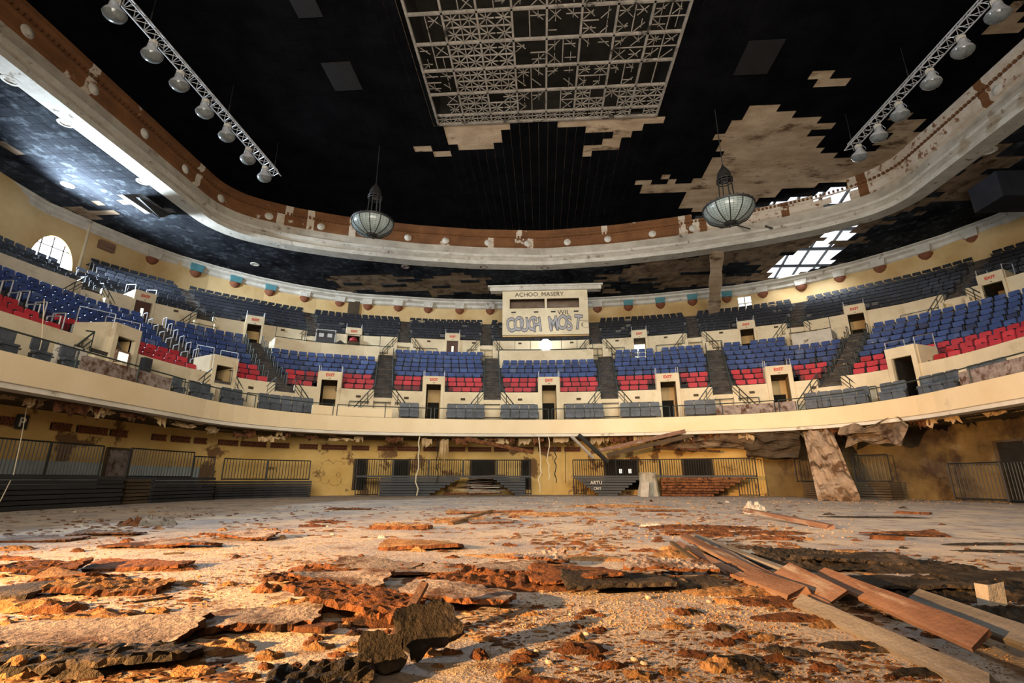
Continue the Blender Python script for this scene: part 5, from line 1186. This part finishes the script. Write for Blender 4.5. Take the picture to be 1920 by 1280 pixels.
# upright broken slabs near the camera
tile(800, 1222, .30, .26, .04, .75, (34,-14), 'upright dark grey slab leaning under the pale grained tile', 61, M_sludge, M_sludge, .0)
tile(712, 1256, .20, .16, .04, .2, (52,5), 'jagged black tile standing on edge closest to camera', 62, M_sludge, M_sludge, .0)
tile(600, 1292, .42, .16, .04, .3, (12,0), 'dark tile at the bottom edge of the view', 63, M_sludge, M_sludge)
HE = [(1000,1092,2.3,.75,.16,M_fibre,'wide red brown heap of rotten tile fibre in mid floor'),(1190,1098,1.2,.5,.15,M_sludge,'black end of the central fibre heap'),(850,1075,1.3,.6,.13,M_fibre,'rusty crumble at the window end of the central heap'),
 (620,1072,.9,.4,.12,M_fibre,'rough rust mound beyond the ridged tile'),(500,1108,.22,.16,.12,M_fibre,'fist sized brown clump'),(620,1140,.9,.5,.10,M_fibre2,'crumbly ochre mound on the red tile'),(720,1165,.5,.3,.12,M_fibre,'shredded brown fibre under the pale grained tile'),
 (380,1178,.35,.2,.08,M_fibre2,'ragged ochre clump beside thick brown tile'),(415,1218,.36,.2,.09,M_fibre2,'yellow fibrous clump nearer the camera'),(505,1232,.14,.1,.06,M_fibre2,'small yellow clump by itself'),(360,1172,.3,.18,.09,M_fibre,'red brown clump left of thick tile'.replace('left of','beside')),
 (360,1262,.2,.12,.06,M_fibre2,'small ochre lump near the bottom edge'),(610,1246,.14,.1,.05,M_fibre,'small brown lump before dark tile'),(42,1262,.26,.2,.14,M_fibre2,'bright ochre lump in the near corner'),(160,1262,.3,.2,.10,M_sludge,'dark lump beside bright ochre lump'),
 (200,1160,.7,.3,.09,M_fibre2,'long ochre crumble over the big grey sheet'),(60,1140,.7,.3,.10,M_fibre2,'sandy ridge at the window side edge'),(100,1145,.4,.2,.1,M_fibre,'brown ridge of fibre behind grey sheet'),(250,1200,.7,.3,.10,M_sludge,'black crumbling mass on the big grey sheet'),
 (1085,1218,.30,.16,.06,M_fibre,'rectangular rusty lump on bare concrete'),(960,1250,.12,.08,.05,M_fibre,'tiny rust lump near bottom centre'),(1000,1278,.3,.1,.04,M_fibre,'flat rust clump at the bottom edge centre'),(1370,1240,.30,.12,.06,M_sludge,'dark shaggy clump before the plank row'),(1350,1252,.2,.14,.08,M_fibre2,'ochre lump in front of shaggy clump'),
 (1600,1062,2.4,.8,.14,M_sludge,'long black debris drift beyond the planks'),(1760,1110,2.2,.7,.12,M_sludge,'second black drift nearer the planks'),(1480,1048,1.4,.5,.10,M_fibre,'brown end of the black drift'),(1860,1160,1.3,.5,.10,M_sludge,'black drift behind the greyed planks'),
 (1520,1160,.8,.2,.05,M_fibre,'mossy dark crumble along near side of planks'),(1640,1215,.6,.16,.05,M_sludge,'mossy crumble farther along the planks'),(1750,1262,.4,.12,.04,M_sludge,'mossy crumble in the collapse-side corner'),(1450,1130,.7,.3,.06,M_fibre,'rusty crumble against the plank foot'),(1380,1110,.9,.3,.07,M_fibre2,'ochre rubble between heap and planks'),
 (1310,990,2.2,.7,.10,M_fibre,'far rust coloured debris patch'),(1440,1000,1.5,.5,.08,M_fibre,'thin rust debris under the fallen batten'),(1460,1010,.9,.4,.08,M_fibre,'rust scatter beyond the planks'),(1040,965,3.2,.8,.12,M_fibre2,'far sandy rubble bank before the ochre wall'),(1160,950,3.4,.8,.14,M_fibre2,'pale rubble bank beyond the far rust patch'),
 (255,984,.7,.5,.22,M_fibre,'brown clump heap far on the window side'),(290,984,.8,.5,.28,M_plankg,'grey lump heap beside the far brown clump'),(585,987,.5,.3,.1,M_fibre,'small dark clump far on the sandy floor'),(610,979,.9,.4,.08,M_fibre,'low brown mound beyond small dark clump'),(860,974,1.3,.6,.08,M_fibre2,'sandy rise under crossed sticks'),
 (1210,1033,.4,.15,.05,M_fibre,'brown chip mound on the yellow sand'),(1040,1046,2.2,.3,.06,M_fibre2,'yellow gravel ridge behind the central heap'),(1300,1042,1.0,.4,.14,M_fibre2,'ochre sand pile against plank ends'),(320,1068,.5,.2,.07,M_fibre,'rubble at end of the mottled tile'),(345,1095,.4,.12,.05,M_fibre2,'thin ochre crumble line'),
 (30,1030,.5,.3,.09,M_fibre2,'ochre mound by the thin dusty tile'),(20,1048,.6,.2,.06,M_fibre,'dark streak mound at window side edge'),(8,1068,.4,.25,.09,M_fibre,'brown knob at the window side edge'),(75,1055,.6,.2,.05,M_fibre,'dark low mound behind brick-brown tile'),(215,1055,.5,.2,.05,M_fibre2,'low brown mound behind mottled tile'),(1850,1020,1.4,.3,.03,M_sludge,'dark wet streak pile far collapse side'),(1880,1034,1.2,.25,.03,M_sludge,'second wet streak pile far collapse side'),(1640,970,2.4,.5,.05,M_sludge,'far dark debris streak on collapse side')]
for k, (px, py, wx, wy, h, mt, lb) in enumerate(HE): lump('debris_mound', px, py, wx, wy, h*.62, mt, lb, 'debris mound', k+20, U(-.15,.15))
# fibre tufts and clumps strewn between
rnd = random.Random(11); nck = 0
ZONES = [((0,1010),(480,1275),60),((480,1040),(900,1270),50),((900,1130),(1500,1275),46),((600,960),(1300,1040),40),((1280,1000),(1900,1150),40),((0,960),(600,1010),14),((1100,940),(1900,1000),24),((1500,1150),(1900,1275),16)]
for (a, b), (c, d), n in ZONES:
    for k in range(n):
        px, py = rnd.uniform(a,c), rnd.uniform(b,d); dist = at(px,py,0).y; sc_ = rnd.uniform(.025,.08)*(1+dist*.1)
        if nck >= 295: break
        mt = rnd.choice([M_fibre, M_fibre2, M_fibre2, M_stone if py < 1010 else M_fibre, M_sludge if px > 1300 else M_fibre])
        cn = {M_fibre:'rust brown',M_fibre2:'ochre',M_stone:'pale plaster',M_sludge:'charred black'}[mt]; zn = 'near the long planks' if px > 1350 and py > 1010 else 'far out before the end wall' if py < 1010 else 'around the central rust heap' if px > 820 and py < 1130 else 'on the bare concrete nearest the camera' if px > 820 else 'among the scattered window side tiles' if px < 480 else 'around the pale grained tile'
        o = lump('fibre_clump', px, py, sc_*rnd.uniform(1,2.4), sc_, sc_*.38, mt, 'small %s crumbly clump %s' % (cn, zn), 'clump', 200+nck, rnd.uniform(-.5,.5), 'loose fibre clumps strewn on the floor', n=9); nck += 1
# crumbs (uncountable)
mb = MB(); rnd = random.Random(4)
def crumb(x, y, r):
    a = rnd.uniform(0,6.28); r *= .62; h = r*rnd.uniform(.3,.8); P = [(x+r*cos(a+q*2.1)*rnd.uniform(.7,1.2), y+r*sin(a+q*2.1)*rnd.uniform(.7,1.2), 0) for q in range(3)]; mb.add(P+[(x,y,h)], [(0,1,3),(1,2,3),(2,0,3)])
for (px0,py0,px1,py1,n,r) in [(0,1130,900,1290,1400,.007),(880,1140,1500,1290,3400,.008),(960,1110,1500,1180,2200,.014),(1000,1020,1380,1060,1500,.014),(300,1010,1000,1100,1600,.012),(0,960,1000,1040,900,.018),(1000,940,1600,1010,1800,.03),(1400,1160,1900,1290,1800,.010),(1300,1010,1920,1160,1500,.016),(0,1020,500,1140,1400,.012),(850,925,1900,945,1400,.06),(0,930,1900,960,500,.03)]:
    for k in range(n):
        p = at(rnd.uniform(px0,px1), rnd.uniform(py0,py1), 0); 
        if p.y < 29.5: crumb(p.x, p.y, r*rnd.uniform(.4,1.7))
o = mb.obj('crumb_gravel', M_crumb); tag(o, 'ochre and brown crumbs scattered thickly over the concrete floor', 'gravel', None, 'stuff')
mb = MB(); rnd = random.Random(8)
for (px0,py0,px1,py1,n,r) in [(0,1000,500,1280,1700,.022),(480,1040,960,1280,1500,.022),(960,1040,1500,1110,1100,.03),(900,1130,1500,1290,1100,.013),(1400,1120,1920,1290,600,.018),(0,950,1000,1010,900,.05),(1000,945,1500,1030,900,.05),(1400,1030,1920,1150,900,.035)]:
    for k in range(n):
        p = at(rnd.uniform(px0,px1), rnd.uniform(py0,py1), 0)
        if noise.noise(Vector((p.x*.9,p.y*.9,2))) < -.08 or p.y > 29: continue
        a = rnd.uniform(-.6,.6); l = r*rnd.uniform(.5,2.2); w_ = r*rnd.uniform(.2,.7); ca, sa = cos(a), sin(a); h = r*rnd.uniform(.1,.45)
        P = [(-l,-w_),(-l*.2,-w_*1.3),(l,-w_*.4),(l*.7,w_),(-l*.6,w_*.9)]; n0 = len(mb.v)
        mb.v += [(p.x+x*ca-y*sa, p.y+x*sa+y*ca, 0) for x, y in P]+[(p.x+x*ca*.7-y*sa*.7, p.y+x*sa*.7+y*ca*.7, h*rnd.uniform(.5,1.3)) for x, y in P]
        F = [(5,6,7,8,9)]+[(q,(q+1)%5,5+(q+1)%5,5+q) for q in range(5)]; mb.f += [tuple(q+n0 for q in f) for f in F]; mb.m += [0]*6
o = mb.obj('fibre_litter', mat('brown_litter', (.045,.02,.010), (.16,.075,.035), (.30,.19,.10), sc1=7, sc3=5, t3=(.55,.62))); tag(o, 'countless brown fibre flakes littering the concrete floor', 'litter', None, 'stuff')
# planks
def plank(p0, p1, w, th, label, mt=M_plank, z0=.0, z1=.0, roll=0, seed=0, name='fallen_plank'):
    a, b = at(*p0, 0), at(*p1, 0); a.z = z0+th/2; b.z = z1+th/2; c = (a+b)/2; d = b-a; L_ = d.length; n = max(4, int(L_/.15)); mb = MB(); rnd = random.Random(seed); vs = []
    for i in range(n+1):
        x = -L_/2+L_*i/n; e = .02 if i in (0,n) else 0
        for y, z in ((-w/2,-th/2),(w/2,-th/2),(w/2,th/2),(-w/2,th/2)): vs.append((x+(rnd.uniform(-.05,.05) if e else 0), y+.006*noise.noise(Vector((x*4,seed,y))), z+.005*noise.noise(Vector((x*3,seed+4,y)))))
    fs = [(i*4+j,i*4+(j+1)%4,(i+1)*4+(j+1)%4,(i+1)*4+j) for i in range(n) for j in range(4)]+[(3,2,1,0),(n*4,n*4+1,n*4+2,n*4+3)]
    mb.add(vs, fs); o = mb.obj(name, mt); o.location = c; o.rotation_mode = 'QUATERNION'
    o.rotation_quaternion = d.to_track_quat('X','Z') @ Matrix.Rotation(radians(roll),4,'X').to_quaternion(); tag(o, label, 'plank', 'fallen planks'); return o
plank((1540,1105),(1850,1252),.13,.035,'long red brown plank, upper of the overlapping pair',M_plank,.10,.10,38,1)
plank((1730,1160),(1985,1280),.12,.035,'greyed plank with dark stains at the near corner',M_plankg,.10,.12,38,2)
plank((1500,1140),(1870,1312),.10,.035,'long greyed plank in front of the pair',M_plankg,.03,.02,32,3)
plank((1470,1095),(1570,1150),.20,.04,'short bright red brown plank where the row begins',M_plank,.08,.06,35,4)
plank((1474,1120),(1545,1155),.16,.035,'short brick red board end below the short plank',M_plank,.01,.01,30,5)
plank((1400,1088),(1500,1135),.16,.05,'broken plank with dark split end',M_plank,.02,.05,20,6)
plank((1285,1022),(1440,1100),.10,.04,'long lath reaching from sand pile toward planks',M_plank,.10,.04,10,7)
plank((1270,1028),(1400,1095),.09,.035,'second lath below the long lath',M_plank,.05,.02,8,8)
plank((1300,1015),(1480,1085),.07,.03,'thin pale lath farthest from camera',M_plankg,.08,.05,5,9)
plank((1262,1040),(1340,1085),.05,.03,'dark curved lath on the ochre sand',M_ply,.12,.02,5,10)
plank((1345,1040),(1470,1112),.12,.03,'splintered lath between the long laths and short plank',M_plank,.05,.04,15,11)
plank((1400,967),(1560,992),.14,.08,'long pale batten lying far beyond the planks',M_plank,.1,.0,0,12)
plank((1630,1010),(1700,1013),.12,.06,'short dark batten beyond the black drift',M_fibre,0,0,0,13)
plank((1680,962),(1745,965),.16,.06,'far red batten on the bare collapse-side floor',M_fibre,0,0,0,14)
plank((845,984),(920,968),.10,.06,'brown stick crossing the sandy rise',M_fibre2,0,.1,0,15)
plank((815,981),(905,976),.10,.06,'ochre stick under the crossing stick',M_fibre2,0,.02,0,16)
plank((905,962),(1000,959),.12,.05,'thin stick beyond the crossed sticks',M_fibre,0,0,0,17)
plank((560,1180),(620,1190),.10,.03,'short curl of brown lath beside thick brown tile',M_fibre,0,.02,0,18)
plank((735,1215),(795,1160),.05,.03,'slim split lath leaning on the upright dark slab',M_plank,.02,.2,0,19)
plank((300,1040),(340,1038),.03,.02,'thin dark sliver on the sand, window side',M_ply,0,0,0,20)
plank((255,1130),(315,1122),.02,.015,'thin straight wire like sliver near thick ochre tile',M_ply,0,0,0,21)
# white block, pale blocks, stone
def block(px, py, s, label, mt, rz=.1, seed=0):
    mb = MB(); mb.box((-s[0]/2,-s[1]/2,0),(s[0]/2,s[1]/2,s[2])); rnd = random.Random(seed); mb.v = [(x+rnd.uniform(-.1,.1)*s[0],y+rnd.uniform(-.1,.1)*s[1],z*(1+rnd.uniform(-.12,.12))) for x,y,z in mb.v]
    o = mb.obj('rubble_block', mt); o.location = at(px,py,0); o.rotation_euler = (0,0,rz); tag(o, label, 'block', None)
block(1866,1145,(.12,.08,.17),'pale grey block standing upright in the black drift',M_stone,.1,1)
block(1560,1049,(.19,.14,.09),'cream block beside ochre block beyond the black drift',M_stone,.0,2); block(1590,1050,(.22,.14,.10),'ochre block beside the cream block',M_fibre2,.1,3)
lump('plaster_boulder', 1416, 963, .62, .45, .36, M_stone, 'tan boulder of plaster far on the floor', 'boulder', 91, 0, None, .3)
for k, (px, py, s_) in enumerate([(325,1233,.05),(1007,1223,.05),(905,1200,.03),(938,1221,.025),(915,1228,.03),(1190,1238,.05),(1208,1246,.05),(1083,1256,.04),(1206,1266,.05),(1216,1122,.07),(1030,1243,.05),(1100,1190,.05),(450,1199,.03),(1330,1130,.06),(945,1153,.03),(1070,1153,.04)]):
    s_ *= .7; mb = MB(); mb.lathe([(0.01,0),(s_*.5,s_*.05),(s_*.6,s_*.2),(s_*.4,s_*.42),(0.01,s_*.5)], 7); mb.v = [(x*(1+.3*noise.noise(Vector((x*40,y*40,k)))), y*(1+.3*noise.noise(Vector((y*40,x*40,k)))), z) for x,y,z in mb.v]
    o = mb.obj('plaster_pebble', M_stone); o.location = at(px,py,0); tag(o, 'small pale plaster pebble on the near floor', 'pebble', 'pale pebbles on the near floor')
print('objects', len(bpy.data.objects))
